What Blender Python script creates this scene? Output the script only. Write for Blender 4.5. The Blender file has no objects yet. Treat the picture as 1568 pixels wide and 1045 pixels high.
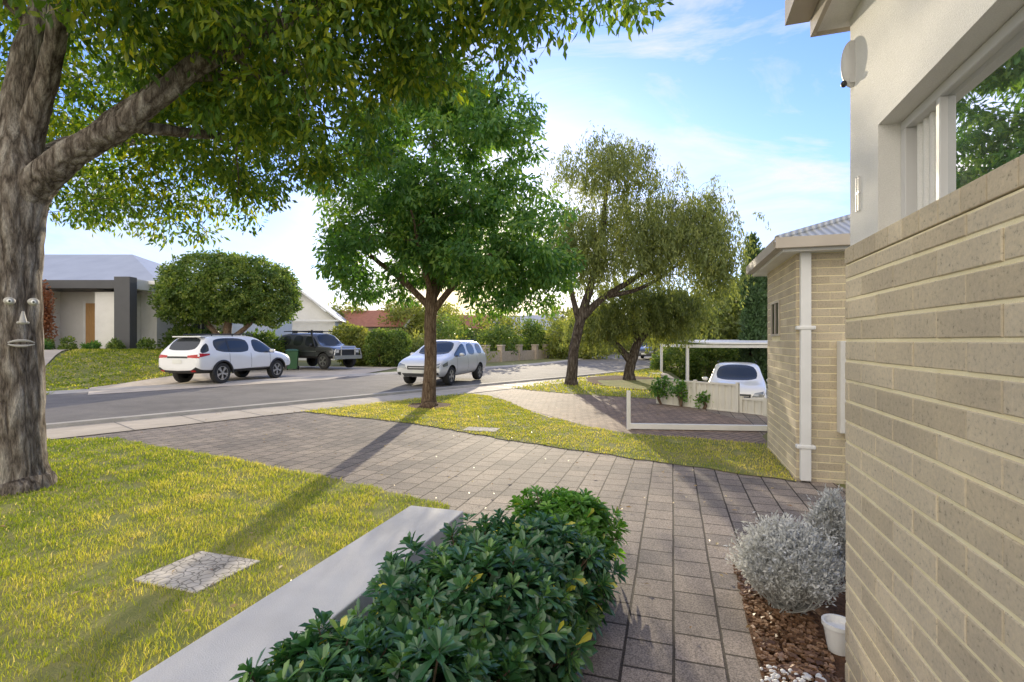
import bpy, bmesh, math, random
import numpy as np
from mathutils import Vector, Matrix
from mathutils.bvhtree import BVHTree
random.seed(7)
RNG=np.random.default_rng(11)
SC=bpy.context.scene
COL=SC.collection
# ------------------------------------------------------------------ helpers
def sstep(a,b,x):
    t=np.clip((x-a)/(b-a),0,1); return t*t*(3-2*t)
def H(x,y):
    x=np.asarray(x,float); y=np.asarray(y,float)
    s=.773*(x-3.5)+.635*(y-12.25)
    low=-.8*sstep(.3,3,s)*sstep(0,1.5,x-.3*y)*(1-sstep(26,32,y))
    s2=-.764*(x+8.29)+.645*(y-8.8)
    hill=1.1*sstep(8,15,s2)*sstep(-1,3.5,-x-.55*y)
    return low+hill
def link(ob,parent=None):
    COL.objects.link(ob)
    if parent: ob.parent=parent
    return ob
def empty(name,loc=(0,0,0),rz=0):
    e=bpy.data.objects.new(name,None); e.location=loc; e.rotation_euler=(0,0,rz); e.empty_display_size=.2
    return link(e)
def mesh_np(name,V,F,mats,attr=None,parent=None,smooth=False,midx=None):
    me=bpy.data.meshes.new(name)
    V=np.asarray(V,np.float32)
    if not isinstance(F,list): F=[F]
    F=[np.asarray(f,np.int32) for f in F if len(f)]
    loops=np.concatenate([f.ravel() for f in F])
    sizes=np.concatenate([np.full(len(f),f.shape[1],np.int32) for f in F])
    starts=np.concatenate([[0],np.cumsum(sizes)[:-1]]).astype(np.int32)
    me.vertices.add(len(V)); me.vertices.foreach_set('co',V.ravel())
    me.loops.add(len(loops)); me.loops.foreach_set('vertex_index',loops)
    me.polygons.add(len(sizes)); me.polygons.foreach_set('loop_start',starts); me.polygons.foreach_set('loop_total',sizes)
    for m in (mats if isinstance(mats,(list,tuple)) else [mats]): me.materials.append(m)
    if midx is not None: me.polygons.foreach_set('material_index',np.asarray(midx,np.int32))
    me.polygons.foreach_set('use_smooth',np.full(len(sizes),smooth))
    me.update(calc_edges=True)
    if attr is not None:
        a=me.attributes.new('rnd','FLOAT','POINT'); a.data.foreach_set('value',np.asarray(attr,np.float32))
    me.validate()
    return link(bpy.data.objects.new(name,me),parent)
class MB:
    def __init__(s): s.v=[];s.f=[];s.m=[];s.a=[]
    def add(s,v,f,m=0,a=None):
        o=len(s.v); s.v+= [tuple(p) for p in v]; s.f+=[tuple(i+o for i in q) for q in f]; s.m+=[m]*len(f); s.a+=[random.random() if a is None else a]*len(v)
    def box(s,x0,x1,y0,y1,z0,z1,m=0,M=None,a=None):
        v=[Vector((x,y,z)) for x in(x0,x1) for y in(y0,y1) for z in(z0,z1)]
        if M: v=[M@p for p in v]
        s.add(v,[(0,1,3,2),(4,6,7,5),(0,4,5,1),(2,3,7,6),(0,2,6,4),(1,5,7,3)],m,a)
    def cyl(s,p0,p1,r0,r1=None,n=12,m=0,cap=True):
        r1=r0 if r1 is None else r1
        p0=Vector(p0);p1=Vector(p1); q=(p1-p0).to_track_quat('Z','Y')
        v=[];
        for p,r in((p0,r0),(p1,r1)):
            for i in range(n):
                t=2*math.pi*i/n; v.append(p+q@Vector((r*math.cos(t),r*math.sin(t),0)))
        f=[(i,(i+1)%n,n+(i+1)%n,n+i) for i in range(n)]
        if cap: f+=[tuple(range(n-1,-1,-1)),tuple(range(n,2*n))]
        s.add(v,f,m)
    def ell(s,c,r,m=0,n=12,k=8,R=None):
        v=[];f=[]
        for j in range(k+1):
            ph=math.pi*j/k
            for i in range(n):
                t=2*math.pi*i/n
                p=Vector((r[0]*math.sin(ph)*math.cos(t),r[1]*math.sin(ph)*math.sin(t),r[2]*math.cos(ph)))
                if R: p=R@p
                v.append(Vector(c)+p)
        for j in range(k):
            for i in range(n): f.append((j*n+i,(j+1)*n+i,(j+1)*n+(i+1)%n,j*n+(i+1)%n))
        s.add(v,f,m)
    def obj(s,name,mats,parent=None,smooth=False,bevel=0):
        me=bpy.data.meshes.new(name); me.from_pydata(s.v,[],s.f)
        for m in mats: me.materials.append(m)
        me.polygons.foreach_set('material_index',s.m)
        a=me.attributes.new('rnd','FLOAT','POINT'); a.data.foreach_set('value',s.a)
        if smooth: me.polygons.foreach_set('use_smooth',[True]*len(s.f))
        me.update()
        ob=link(bpy.data.objects.new(name,me),parent)
        if smooth:
            try: me.set_sharp_from_angle(angle=math.radians(40))
            except Exception: pass
        if bevel:
            b=ob.modifiers.new('bevel','BEVEL'); b.width=bevel; b.segments=2; b.limit_method='ANGLE'
        return ob
# ------------------------------------------------------------------ materials
def new_mat(name):
    m=bpy.data.materials.new(name); m.use_nodes=True; nt=m.node_tree
    b=nt.nodes['Principled BSDF']; return m,nt,b
def N(nt,t,**k):
    n=nt.nodes.new(t)
    for a,v in k.items():
        if a in n.inputs.keys(): n.inputs[a].default_value=v
        else: setattr(n,a,v)
    return n
def ramp(nt,src,stops):
    r=nt.nodes.new('ShaderNodeValToRGB'); nt.links.new(src,r.inputs[0])
    e=r.color_ramp.elements
    while len(e)<len(stops): e.new(.5)
    for i,(p,c) in enumerate(stops):
        e[i].position=p; e[i].color=(*c,1) if len(c)==3 else c
    return r
def coords(nt,rz=0,scale=(1,1,1),kind='Object'):
    tc=nt.nodes.new('ShaderNodeTexCoord'); mp=nt.nodes.new('ShaderNodeMapping')
    mp.inputs['Rotation'].default_value=(0,0,rz); mp.inputs['Scale'].default_value=scale
    nt.links.new(tc.outputs[kind],mp.inputs[0]); return mp.outputs[0]
def mulc(nt,a,b):
    mu=N(nt,'ShaderNodeMixRGB',blend_type='MULTIPLY'); mu.inputs[0].default_value=1
    nt.links.new(a,mu.inputs[1]); nt.links.new(b,mu.inputs[2]); return mu.outputs[0]
def noisy(name,c1,c2,scale=4,rough=.8,bump=.1,bscale=60,detail=6,metal=0,sc=(1,1,1),spec=.3,speck=0,stain=0):
    m,nt,b=new_mat(name); co=coords(nt,scale=sc)
    n=N(nt,'ShaderNodeTexNoise',Scale=scale,Detail=detail,Roughness=.65); nt.links.new(co,n.inputs['Vector'])
    r=ramp(nt,n.outputs['Fac'],[(.3,c1),(.7,c2)]); out=r.outputs[0]
    b.inputs['Roughness'].default_value=rough; b.inputs['Metallic'].default_value=metal
    b.inputs['Specular IOR Level'].default_value=spec
    if bump:
        n2=N(nt,'ShaderNodeTexNoise',Scale=bscale,Detail=4); nt.links.new(co,n2.inputs['Vector'])
        bp=N(nt,'ShaderNodeBump',Strength=bump,Distance=.02); nt.links.new(n2.outputs['Fac'],bp.inputs['Height']); nt.links.new(bp.outputs[0],b.inputs['Normal'])
        if speck:
            r2=ramp(nt,n2.outputs['Fac'],[(.35,(1-speck,)*3),(.65,(1+speck,)*3)]); out=mulc(nt,out,r2.outputs[0])
    if stain:
        n5=N(nt,'ShaderNodeTexNoise',Scale=.45,Detail=8,Roughness=.7,Distortion=.8); nt.links.new(co,n5.inputs['Vector'])
        r5=ramp(nt,n5.outputs['Fac'],[(.38,(1-stain,)*3),(.55,(1,1,1))]); out=mulc(nt,out,r5.outputs[0])
    nt.links.new(out,b.inputs['Base Color'])
    return m
def leafmat(name,stops,trans=.45,tcol=(1.6,1.7,.7),rough=.45,spec=.4):
    m,nt,b=new_mat(name)
    at=N(nt,'ShaderNodeAttribute',attribute_name='rnd')
    r=ramp(nt,at.outputs['Fac'],stops); nt.links.new(r.outputs[0],b.inputs['Base Color'])
    b.inputs['Roughness'].default_value=rough; b.inputs['Specular IOR Level'].default_value=spec
    mul=N(nt,'ShaderNodeVectorMath',operation='MULTIPLY'); nt.links.new(r.outputs[0],mul.inputs[0]); mul.inputs[1].default_value=tcol
    tr=nt.nodes.new('ShaderNodeBsdfTranslucent'); nt.links.new(mul.outputs[0],tr.inputs['Color'])
    mx=N(nt,'ShaderNodeMixShader'); mx.inputs[0].default_value=trans
    nt.links.new(b.outputs[0],mx.inputs[1]); nt.links.new(tr.outputs[0],mx.inputs[2])
    nt.links.new(mx.outputs[0],nt.nodes['Material Output'].inputs[0]); return m
def plain(name,c,rough=.5,metal=0,spec=.5,coat=0,var=.06):
    m,nt,b=new_mat(name); co=coords(nt)
    n=N(nt,'ShaderNodeTexNoise',Scale=3.0,Detail=5); nt.links.new(co,n.inputs['Vector'])
    c1=tuple(max(0,x*(1-var)) for x in c); c2=tuple(min(1,x*(1+var)) for x in c)
    r=ramp(nt,n.outputs['Fac'],[(.3,c1),(.7,c2)]); nt.links.new(r.outputs[0],b.inputs['Base Color'])
    b.inputs['Roughness'].default_value=rough; b.inputs['Metallic'].default_value=metal; b.inputs['Specular IOR Level'].default_value=spec
    b.inputs['Coat Weight'].default_value=coat; b.inputs['Coat Roughness'].default_value=.05
    return m
HROT=math.radians(72.6)
AX=Vector((math.cos(HROT),math.sin(HROT),0)); BX=Vector((AX.y,-AX.x,0))
def paver(name,c1,c2,mort,rz,w=.23,h=.23):
    m,nt,b=new_mat(name); co=coords(nt,rz=rz)
    wn=N(nt,'ShaderNodeTexNoise',Scale=3.0,Detail=2); nt.links.new(co,wn.inputs['Vector'])
    wa=N(nt,'ShaderNodeVectorMath',operation='MULTIPLY_ADD'); nt.links.new(wn.outputs['Color'],wa.inputs[0]); wa.inputs[1].default_value=(.012,.012,0); nt.links.new(co,wa.inputs[2])
    bt=N(nt,'ShaderNodeTexBrick',offset=.5,squash=1.0); nt.links.new(wa.outputs[0],bt.inputs['Vector'])
    for k,v in {'Scale':1,'Mortar Size':.0075,'Mortar Smooth':.3,'Brick Width':w,'Row Height':h,'Bias':0}.items(): bt.inputs[k].default_value=v
    bt.inputs['Color1'].default_value=(*c1,1);bt.inputs['Color2'].default_value=(*c2,1);bt.inputs['Mortar'].default_value=(*mort,1)
    n=N(nt,'ShaderNodeTexNoise',Scale=.8,Detail=8,Roughness=.68); nt.links.new(co,n.inputs['Vector'])
    r=ramp(nt,n.outputs['Fac'],[(.3,(.66,.65,.66)),(.7,(1.28,1.22,1.13))])
    n3=N(nt,'ShaderNodeTexNoise',Scale=140,Detail=3); nt.links.new(co,n3.inputs['Vector'])
    r3=ramp(nt,n3.outputs['Fac'],[(.35,(.58,.58,.58)),(.65,(1.42,1.42,1.42))])
    out=mulc(nt,mulc(nt,bt.outputs['Color'],r.outputs[0]),r3.outputs[0])
    nt.links.new(out,b.inputs['Base Color']); b.inputs['Roughness'].default_value=.8; b.inputs['Specular IOR Level'].default_value=.25
    inv=N(nt,'ShaderNodeMath',operation='SUBTRACT'); inv.inputs[0].default_value=1; nt.links.new(bt.outputs['Fac'],inv.inputs[1])
    ad=N(nt,'ShaderNodeMath',operation='MULTIPLY_ADD'); nt.links.new(n3.outputs['Fac'],ad.inputs[0]); ad.inputs[1].default_value=.3; nt.links.new(inv.outputs[0],ad.inputs[2])
    bp=N(nt,'ShaderNodeBump',Strength=.8,Distance=.008); nt.links.new(ad.outputs[0],bp.inputs['Height']); nt.links.new(bp.outputs[0],b.inputs['Normal'])
    return m
M_lawn=noisy('lawn_soil',(.14,.18,.04),(.34,.30,.12),2.2,.95,.6,90)
M_ground=noisy('ground_grass',(.14,.16,.05),(.24,.22,.10),.6,.95,.4,20)
M_asph=noisy('asphalt',(.16,.148,.138),(.22,.20,.18),1.2,.85,.3,150,speck=.25,stain=.2)
M_conc=noisy('concrete',(.52,.445,.36),(.66,.575,.47),1.5,.85,.15,120,speck=.08,stain=.18)
M_kerb=noisy('kerb_concrete',(.40,.37,.33),(.52,.48,.43),3,.85,.15,120,speck=.08,stain=.2)
M_pave=paver('clay_pavers',(.35,.30,.262),(.23,.205,.188),(.065,.055,.047),-HROT)
M_pave2=paver('brown_pavers',(.37,.28,.225),(.25,.195,.165),(.09,.07,.055),-HROT+.6,.2,.1)
M_mulch=noisy('bark_mulch',(.06,.03,.015),(.17,.085,.045),40,.95,.8,60)
M_render=noisy('white_render',(.74,.72,.68),(.82,.80,.76),2,.85,.3,260,speck=.05)
M_cap=noisy('grey_render',(.60,.58,.56),(.72,.70,.67),2,.8,.25,200,speck=.05,stain=.12)
def barkmat(name,c1,c2,c3,sc=1.0):
    m,nt,b=new_mat(name); co=coords(nt,scale=(9*sc,9*sc,1.8*sc))
    n=N(nt,'ShaderNodeTexNoise',Scale=1.0,Detail=9,Roughness=.7,Distortion=1.2); nt.links.new(co,n.inputs['Vector'])
    v=N(nt,'ShaderNodeTexVoronoi',Scale=2.2,feature='DISTANCE_TO_EDGE')
    n2=N(nt,'ShaderNodeTexNoise',Scale=1.5,Detail=4); nt.links.new(co,n2.inputs['Vector'])
    mxv=N(nt,'ShaderNodeMixRGB'); mxv.inputs[0].default_value=.45; nt.links.new(co,mxv.inputs[1]); nt.links.new(n2.outputs['Color'],mxv.inputs[2])
    nt.links.new(mxv.outputs[0],v.inputs['Vector'])
    mul=N(nt,'ShaderNodeMath',operation='MULTIPLY_ADD',use_clamp=True); nt.links.new(v.outputs['Distance'],mul.inputs[0]); mul.inputs[1].default_value=1.3; 
    sb=N(nt,'ShaderNodeMath',operation='SUBTRACT'); nt.links.new(n.outputs['Fac'],sb.inputs[0]); sb.inputs[1].default_value=.22
    nt.links.new(sb.outputs[0],mul.inputs[2])
    r=ramp(nt,mul.outputs[0],[(.15,c1),(.4,c2),(.75,c3)])
    fine=N(nt,'ShaderNodeTexNoise',Scale=9,Detail=6,Roughness=.75); nt.links.new(co,fine.inputs['Vector'])
    rf=ramp(nt,fine.outputs['Fac'],[(.35,(.5,.5,.5)),(.65,(1.45,1.42,1.38))])
    nt.links.new(mulc(nt,r.outputs[0],rf.outputs[0]),b.inputs['Base Color'])
    b.inputs['Roughness'].default_value=.95; b.inputs['Specular IOR Level'].default_value=.15
    ad=N(nt,'ShaderNodeMath',operation='MULTIPLY_ADD'); nt.links.new(fine.outputs['Fac'],ad.inputs[0]); ad.inputs[1].default_value=.35; nt.links.new(mul.outputs[0],ad.inputs[2])
    bp=N(nt,'ShaderNodeBump',Strength=1,Distance=.045); nt.links.new(ad.outputs[0],bp.inputs['Height']); nt.links.new(bp.outputs[0],b.inputs['Normal'])
    return m
M_bark=barkmat('rough_bark',(.055,.042,.034),(.20,.17,.145),(.41,.375,.34))
M_bark3=barkmat('dark_bark',(.03,.023,.02),(.09,.072,.06),(.18,.155,.135),1.3)
M_bark2=barkmat('brown_bark',(.08,.052,.037),(.20,.14,.10),(.31,.235,.17),1.6)
M_leafA=leafmat('leaf_large_tree',[(0,(.035,.085,.02)),(.45,(.095,.18,.035)),(.78,(.26,.32,.035)),(1,(.48,.45,.05))],.5,(2.0,1.9,.45))
M_leafB=leafmat('leaf_street_tree',[(0,(.035,.10,.035)),(.5,(.10,.22,.065)),(1,(.27,.38,.08))],.45,(1.85,1.85,.5))
M_leafC=leafmat('leaf_weeping',[(0,(.09,.12,.055)),(.5,(.18,.225,.085)),(1,(.34,.36,.12))],.45,(1.8,1.7,.6))
M_leafD=leafmat('leaf_topiary',[(0,(.05,.095,.03)),(.5,(.13,.20,.05)),(1,(.32,.36,.08))],.4)
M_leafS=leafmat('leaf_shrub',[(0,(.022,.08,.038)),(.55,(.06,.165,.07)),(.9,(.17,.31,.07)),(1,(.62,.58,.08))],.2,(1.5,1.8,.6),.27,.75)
M_leafS2=leafmat('leaf_shrub_bright',[(0,(.055,.15,.03)),(.55,(.13,.30,.05)),(.95,(.28,.48,.07)),(1,(.5,.5,.08))],.3,(1.5,1.8,.6),.3,.6)
M_leafG=leafmat('leaf_silver',[(0,(.48,.48,.46)),(.5,(.68,.68,.66)),(1,(.84,.84,.82))],.25,(1,1,.95),.8,.1)
M_leafR=leafmat('leaf_red',[(0,(.20,.08,.04)),(1,(.42,.20,.10))],.4,(1.5,1.2,.8))
M_cyp=leafmat('leaf_cypress',[(0,(.04,.08,.035)),(1,(.10,.17,.06))],.2)
M_grass=leafmat('grass_blades',[(0,(.085,.15,.02)),(.32,(.19,.27,.035)),(.6,(.38,.42,.07)),(.82,(.56,.52,.15)),(1,(.66,.58,.32))],.5,(1.55,1.45,.5),.6,.2)
M_dist=leafmat('leaf_distant',[(0,(.10,.14,.045)),(.5,(.22,.26,.07)),(1,(.44,.43,.12))],.5,(1.6,1.5,.6))
M_white=plain('white_paint',(.84,.83,.81),.45)
M_frame=plain('grey_window_frame',(.60,.59,.58),.4)
M_beige=plain('beige_trim',(.50,.44,.37),.5)
M_dark=plain('dark_grey_render',(.09,.09,.095),.7)
M_timber=noisy('timber_door',(.42,.23,.09),(.56,.33,.14),5,.5,.1,40,sc=(8,8,1))
M_black=plain('black_plastic',(.025,.025,.027),.5)
M_rubber=plain('tyre_rubber',(.03,.03,.03),.85)
M_alloy=plain('alloy',(.6,.6,.61),.3,.9)
M_cglass=plain('car_glass',(.03,.035,.04),.05,0,.5)
M_wpaint=plain('white_car_paint',(.84,.84,.84),.3,0,.5,.8,.01)
M_spaint=plain('silver_car_paint',(.72,.72,.72),.3,.1,.5,.8,.01)
M_gpaint=plain('grey_car_paint',(.08,.085,.09),.3,.3,.5,.8,.02)
M_red=plain('tail_light',(.45,.01,.01),.2)
M_lamp=plain('head_lamp',(.26,.28,.31),.1,.5)
M_plate=plain('number_plate',(.75,.75,.7),.5)
M_bin=plain('bin_green',(.05,.14,.06),.5)
M_roofg=noisy('metal_roof',(.42,.43,.44),(.50,.51,.52),1,.45,0,50,metal=.2)
M_roofr=noisy('red_tile_roof',(.28,.12,.08),(.40,.18,.12),3,.8,.3,20)
M_brickfar=noisy('far_brick',(.38,.31,.25),(.52,.44,.36),6,.9,.2,40)
M_mortar=noisy('cream_mortar',(.86,.76,.48),(.94,.85,.60),8,.9,.3,220)
def brickmat():
    m,nt,b=new_mat('cream_brick'); co=coords(nt)
    at=N(nt,'ShaderNodeAttribute',attribute_name='rnd')
    r=ramp(nt,at.outputs['Fac'],[(0,(.54,.46,.34)),(.5,(.60,.515,.385)),(1,(.66,.57,.43))])
    n=N(nt,'ShaderNodeTexNoise',Scale=62,Detail=9,Roughness=.72); nt.links.new(co,n.inputs['Vector'])
    r2=ramp(nt,n.outputs['Fac'],[(.32,(.40,.39,.39)),(.43,(.94,.94,.94)),(.7,(1.14,1.12,1.09))])
    n4=N(nt,'ShaderNodeTexNoise',Scale=2.2,Detail=6,Roughness=.65); nt.links.new(co,n4.inputs['Vector'])
    r4=ramp(nt,n4.outputs['Fac'],[(.3,(.86,.86,.87)),(.7,(1.10,1.09,1.05))])
    nt.links.new(mulc(nt,mulc(nt,r.outputs[0],r2.outputs[0]),r4.outputs[0]),b.inputs['Base Color']); b.inputs['Roughness'].default_value=.9; b.inputs['Specular IOR Level'].default_value=.2
    bp=N(nt,'ShaderNodeBump',Strength=.7,Distance=.004); nt.links.new(n.outputs['Fac'],bp.inputs['Height']); nt.links.new(bp.outputs[0],b.inputs['Normal'])
    return m
M_brick=brickmat()
def glassmat():
    m,nt,b=new_mat('window_glass'); co=coords(nt)
    b.inputs['Base Color'].default_value=(.12,.125,.125,1); b.inputs['Roughness'].default_value=.1
    g=N(nt,'ShaderNodeBsdfGlossy',Roughness=.01); g.inputs['Color'].default_value=(.94,.96,.98,1)
    n=N(nt,'ShaderNodeTexNoise',Scale=1.2,Detail=1); nt.links.new(co,n.inputs['Vector'])
    bp=N(nt,'ShaderNodeBump',Strength=.05,Distance=.02); nt.links.new(n.outputs['Fac'],bp.inputs['Height']); nt.links.new(bp.outputs[0],g.inputs['Normal'])
    mx=N(nt,'ShaderNodeMixShader'); mx.inputs[0].default_value=.8; nt.links.new(b.outputs[0],mx.inputs[1]); nt.links.new(g.outputs[0],mx.inputs[2])
    nt.links.new(mx.outputs[0],nt.nodes['Material Output'].inputs[0]); return m
M_glass=glassmat()
# ------------------------------------------------------------------ ground
xs=np.concatenate([[-1500,-600,-250,-120,-70],np.arange(-45,46,1.),[70,120,250,600,1500]])
ys=np.concatenate([[-400,-100,-40,-15],np.arange(-8,71,1.),[90,130,250,600,2000]])
X,Y=np.meshgrid(xs,ys); Z=H(X,Y)
nx,ny=len(xs),len(ys)
idx=np.arange(nx*ny).reshape(ny,nx)
Fq=np.stack([idx[:-1,:-1],idx[:-1,1:],idx[1:,1:],idx[1:,:-1]],-1).reshape(-1,4)
mesh_np('ground',np.stack([X,Y,Z],-1).reshape(-1,3),Fq,M_ground,smooth=True)
def drape(name,pts,mat,off,cut=True,parent=None):
    bm=bmesh.new(); vs=[bm.verts.new((x,y,0)) for x,y in pts]; bm.faces.new(vs)
    bmesh.ops.triangulate(bm,faces=bm.faces[:])
    if cut:
        x0=min(p[0] for p in pts);x1=max(p[0] for p in pts);y0=min(p[1] for p in pts);y1=max(p[1] for p in pts)
        for c in range(math.ceil(x0),math.ceil(x1)):
            bmesh.ops.bisect_plane(bm,geom=bm.verts[:]+bm.edges[:]+bm.faces[:],plane_co=(c,0,0),plane_no=(1,0,0))
        for c in range(math.ceil(y0),math.ceil(y1)):
            bmesh.ops.bisect_plane(bm,geom=bm.verts[:]+bm.edges[:]+bm.faces[:],plane_co=(0,c,0),plane_no=(0,1,0))
    for v in bm.verts:
        v.co.z=float(H(v.co.x,v.co.y))+off
    bm.normal_update()
    for f in bm.faces:
        if f.normal.z<0: f.normal_flip()
    me=bpy.data.meshes.new(name); bm.to_mesh(me); bm.free(); me.materials.append(mat)
    return link(bpy.data.objects.new(name,me),parent)
def spline(P,n=10):
    P=[np.array(p,float) for p in P]; P=[2*P[0]-P[1]]+P+[2*P[-1]-P[-2]]; out=[]
    for i in range(1,len(P)-2):
        for k in range(n):
            t=k/n; a,b,c,d=P[i-1:i+3]
            out.append(.5*((2*b)+(-a+c)*t+(2*a-5*b+4*c-d)*t*t+(-a+3*b-3*c+d)*t**3))
    out.append(P[-2]); return np.array(out)
cl=spline([(-33,-15),(-20,.4),(-11,11.1),(-3.4,20.1),(1.4,25.8),(5.7,32.7),(11,46),(17,66),(26,95)],12)
tan=np.gradient(cl,axis=0); tan/=np.linalg.norm(tan,axis=1)[:,None]; nrm=np.stack([-tan[:,1],tan[:,0]],-1)
def strip(name,offs,zs,mat,rows=None,smooth=False):
    c=cl if rows is None else cl[rows]; nn=nrm if rows is None else nrm[rows]
    V=[];k=len(offs)
    for p,n in zip(c,nn):
        for o,z in zip(offs,zs):
            q=p+n*o; V.append((q[0],q[1],z))
    I=np.arange(len(c)*k).reshape(len(c),k)
    F=np.stack([I[:-1,1:],I[:-1,:-1],I[1:,:-1],I[1:,1:]],-1).reshape(-1,4)
    return mesh_np(name,V,F,mat,smooth=smooth)
strip('road',[-3.6,0,3.6],[.016,.03,.016],M_asph)
strip('kerb',[-3.95,-3.9,-3.62,-3.4],[0,.075,.065,.017],M_kerb)
strip('kerb',[3.4,3.62,3.9,3.95],[.017,.065,.075,0],M_kerb)
strip('footpath',[-5.25,-3.95],[.016,.016],M_conc,slice(0,46))
mb=MB()
for i in range(4,45):
    p=cl[i];n=nrm[i];t=tan[i]
    a=p+n*-5.25;b_=p+n*-3.95
    mb.add([(a[0]-t[0]*.006,a[1]-t[1]*.006,.020),(a[0]+t[0]*.006,a[1]+t[1]*.006,.020),(b_[0]+t[0]*.006,b_[1]+t[1]*.006,.020),(b_[0]-t[0]*.006,b_[1]-t[1]*.006,.020)],[(0,1,2,3)])
mb.obj('footpath_joints',[M_black])
E=Vector((-.34,3.62,0))
drape('paved_driveway',[(-7.2,7.75),(-4.2,11.3),(-.2,16.0),(2.2,18.6),(5.5,19),(5.0,9.5),(3.6,7.6),(3.2,3.3),(3.6,-5),(-1.2,-5),(-1.3,0),(-.3,3.3),(-7,3.5)],M_pave,.004)
drape('neighbour_driveway',[(-.55,14.2),(.23,11.4),(1.36,8.84),(1.86,8.28),(3.72,7.4),(4.4,9.5),(3.9,12.2),(3.7,13.1),(1.6,14.5),(-.05,16.0)],M_pave2,.008)
def wob(P,amp=.035,step=.18,seed=0):
    r=np.random.default_rng(seed); out=[]
    for i in range(len(P)):
        a=np.array(P[i],float);b=np.array(P[(i+1)%len(P)],float); L_=np.linalg.norm(b-a); n=max(1,int(L_/step)) if L_<9 else 1
        for k in range(n): out.append(tuple(a+(b-a)*k/n+(r.normal(size=2)*amp*.6 if k else 0)))
    return out
lawn_poly=wob([(-13,-3),(-12.6,1.2),(-7.3,7.7),(-6.1,7.9),(-4.9,7.2),(-3.74,6.6),(-1.86,5.52),(-.56,4.65),(-.62,3.9),(-.80,3.5),(-2.6,-3)],.03)
isl_poly=wob([(-4.5,10.85),(-3.2,10.1),(-1.69,9.19),(-.24,7.84),(.5,7.3),(1.4,6.6),(3.02,5.42),(3.75,7.35),(1.86,8.28),(1.36,8.84),(.6,10.3),(.23,11.4),(-.1,12.6),(-.67,14.0),(-1.35,14.6)],.04)
v3_poly=wob([(-.05,16.2),(1.6,14.5),(3.7,13.1),(4.4,13.9),(5.4,18.7),(7.9,27),(8.6,30),(4.6,23.6),(2.6,20.6),(1.4,19)],.05)
drape('front_lawn',lawn_poly,M_lawn,.008)
drape('verge_lawn',isl_poly,M_lawn,.012)
drape('verge_lawn',v3_poly,M_lawn,.012)
def circ(cx,cy,rx,ry,n=20,j=.08):
    return [(cx+rx*math.cos(2*math.pi*i/n)*(1+random.uniform(-j,j)),cy+ry*math.sin(2*math.pi*i/n)*(1+random.uniform(-j,j))) for i in range(n)]
drape('tree_mulch',circ(-1.9,11.8,.55,.6),M_mulch,.018,False)
drape('tree_mulch',circ(4.4,18.6,1.7,3.2),M_mulch,.03,False)
drape('garden_bed',[tuple((E+BX*u+AX*v).xy) for u,v in((0,.15),(.8,.15),(.9,-.2),(.82,-5),(0,-5))],M_mulch,.012,False)
C=Vector((1.43,2.2,0))
drape('mulch_bed',[tuple((C+BX*u+AX*v).xy) for u,v in((0.05,-4),(-.33,-4),(-.33,.5),(-.30,1.0),(-.1,1.3),(.35,1.35),(.9,1.2),(.9,.02),(.05,0))],M_mulch,.012,False)
drape('concrete_driveway',[(-13.2,16),(-11.6,14.0),(-7.0,19.5),(-6.8,21.5),(-6.2,29),(-14,30),(-12.2,22)],M_conc,.03)
drape('concrete_driveway',[(-21,9.5),(-14.6,10.2),(-12.6,12.8),(-16,17.5),(-19.5,23),(-25,23)],M_conc,.04)
drape('lower_driveway',[(4.0,12.6),(5.4,10.8),(9,9.5),(14,12),(14,24),(6.4,24),(5.7,16)],M_conc,.03)
def inpoly(px,py,poly):
    r=np.zeros(len(px),bool); n=len(poly)
    for i in range(n):
        x1,y1=poly[i];x2,y2=poly[(i+1)%n]
        c=((y1>py)!=(y2>py))&(px<(x2-x1)*(py-y1)/(y2-y1+1e-12)+x1); r^=c
    return r
def snoise(x,y,z=0,s=1.0,seed=0):
    r=np.random.default_rng(seed); t=0
    for o in range(5):
        k=r.normal(size=3)*s*(1.6**o); ph=r.uniform(0,6.28); t=t+np.sin(k[0]*x+k[1]*y+k[2]*z+ph)/(1.25**o)
    return t/3.0
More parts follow.
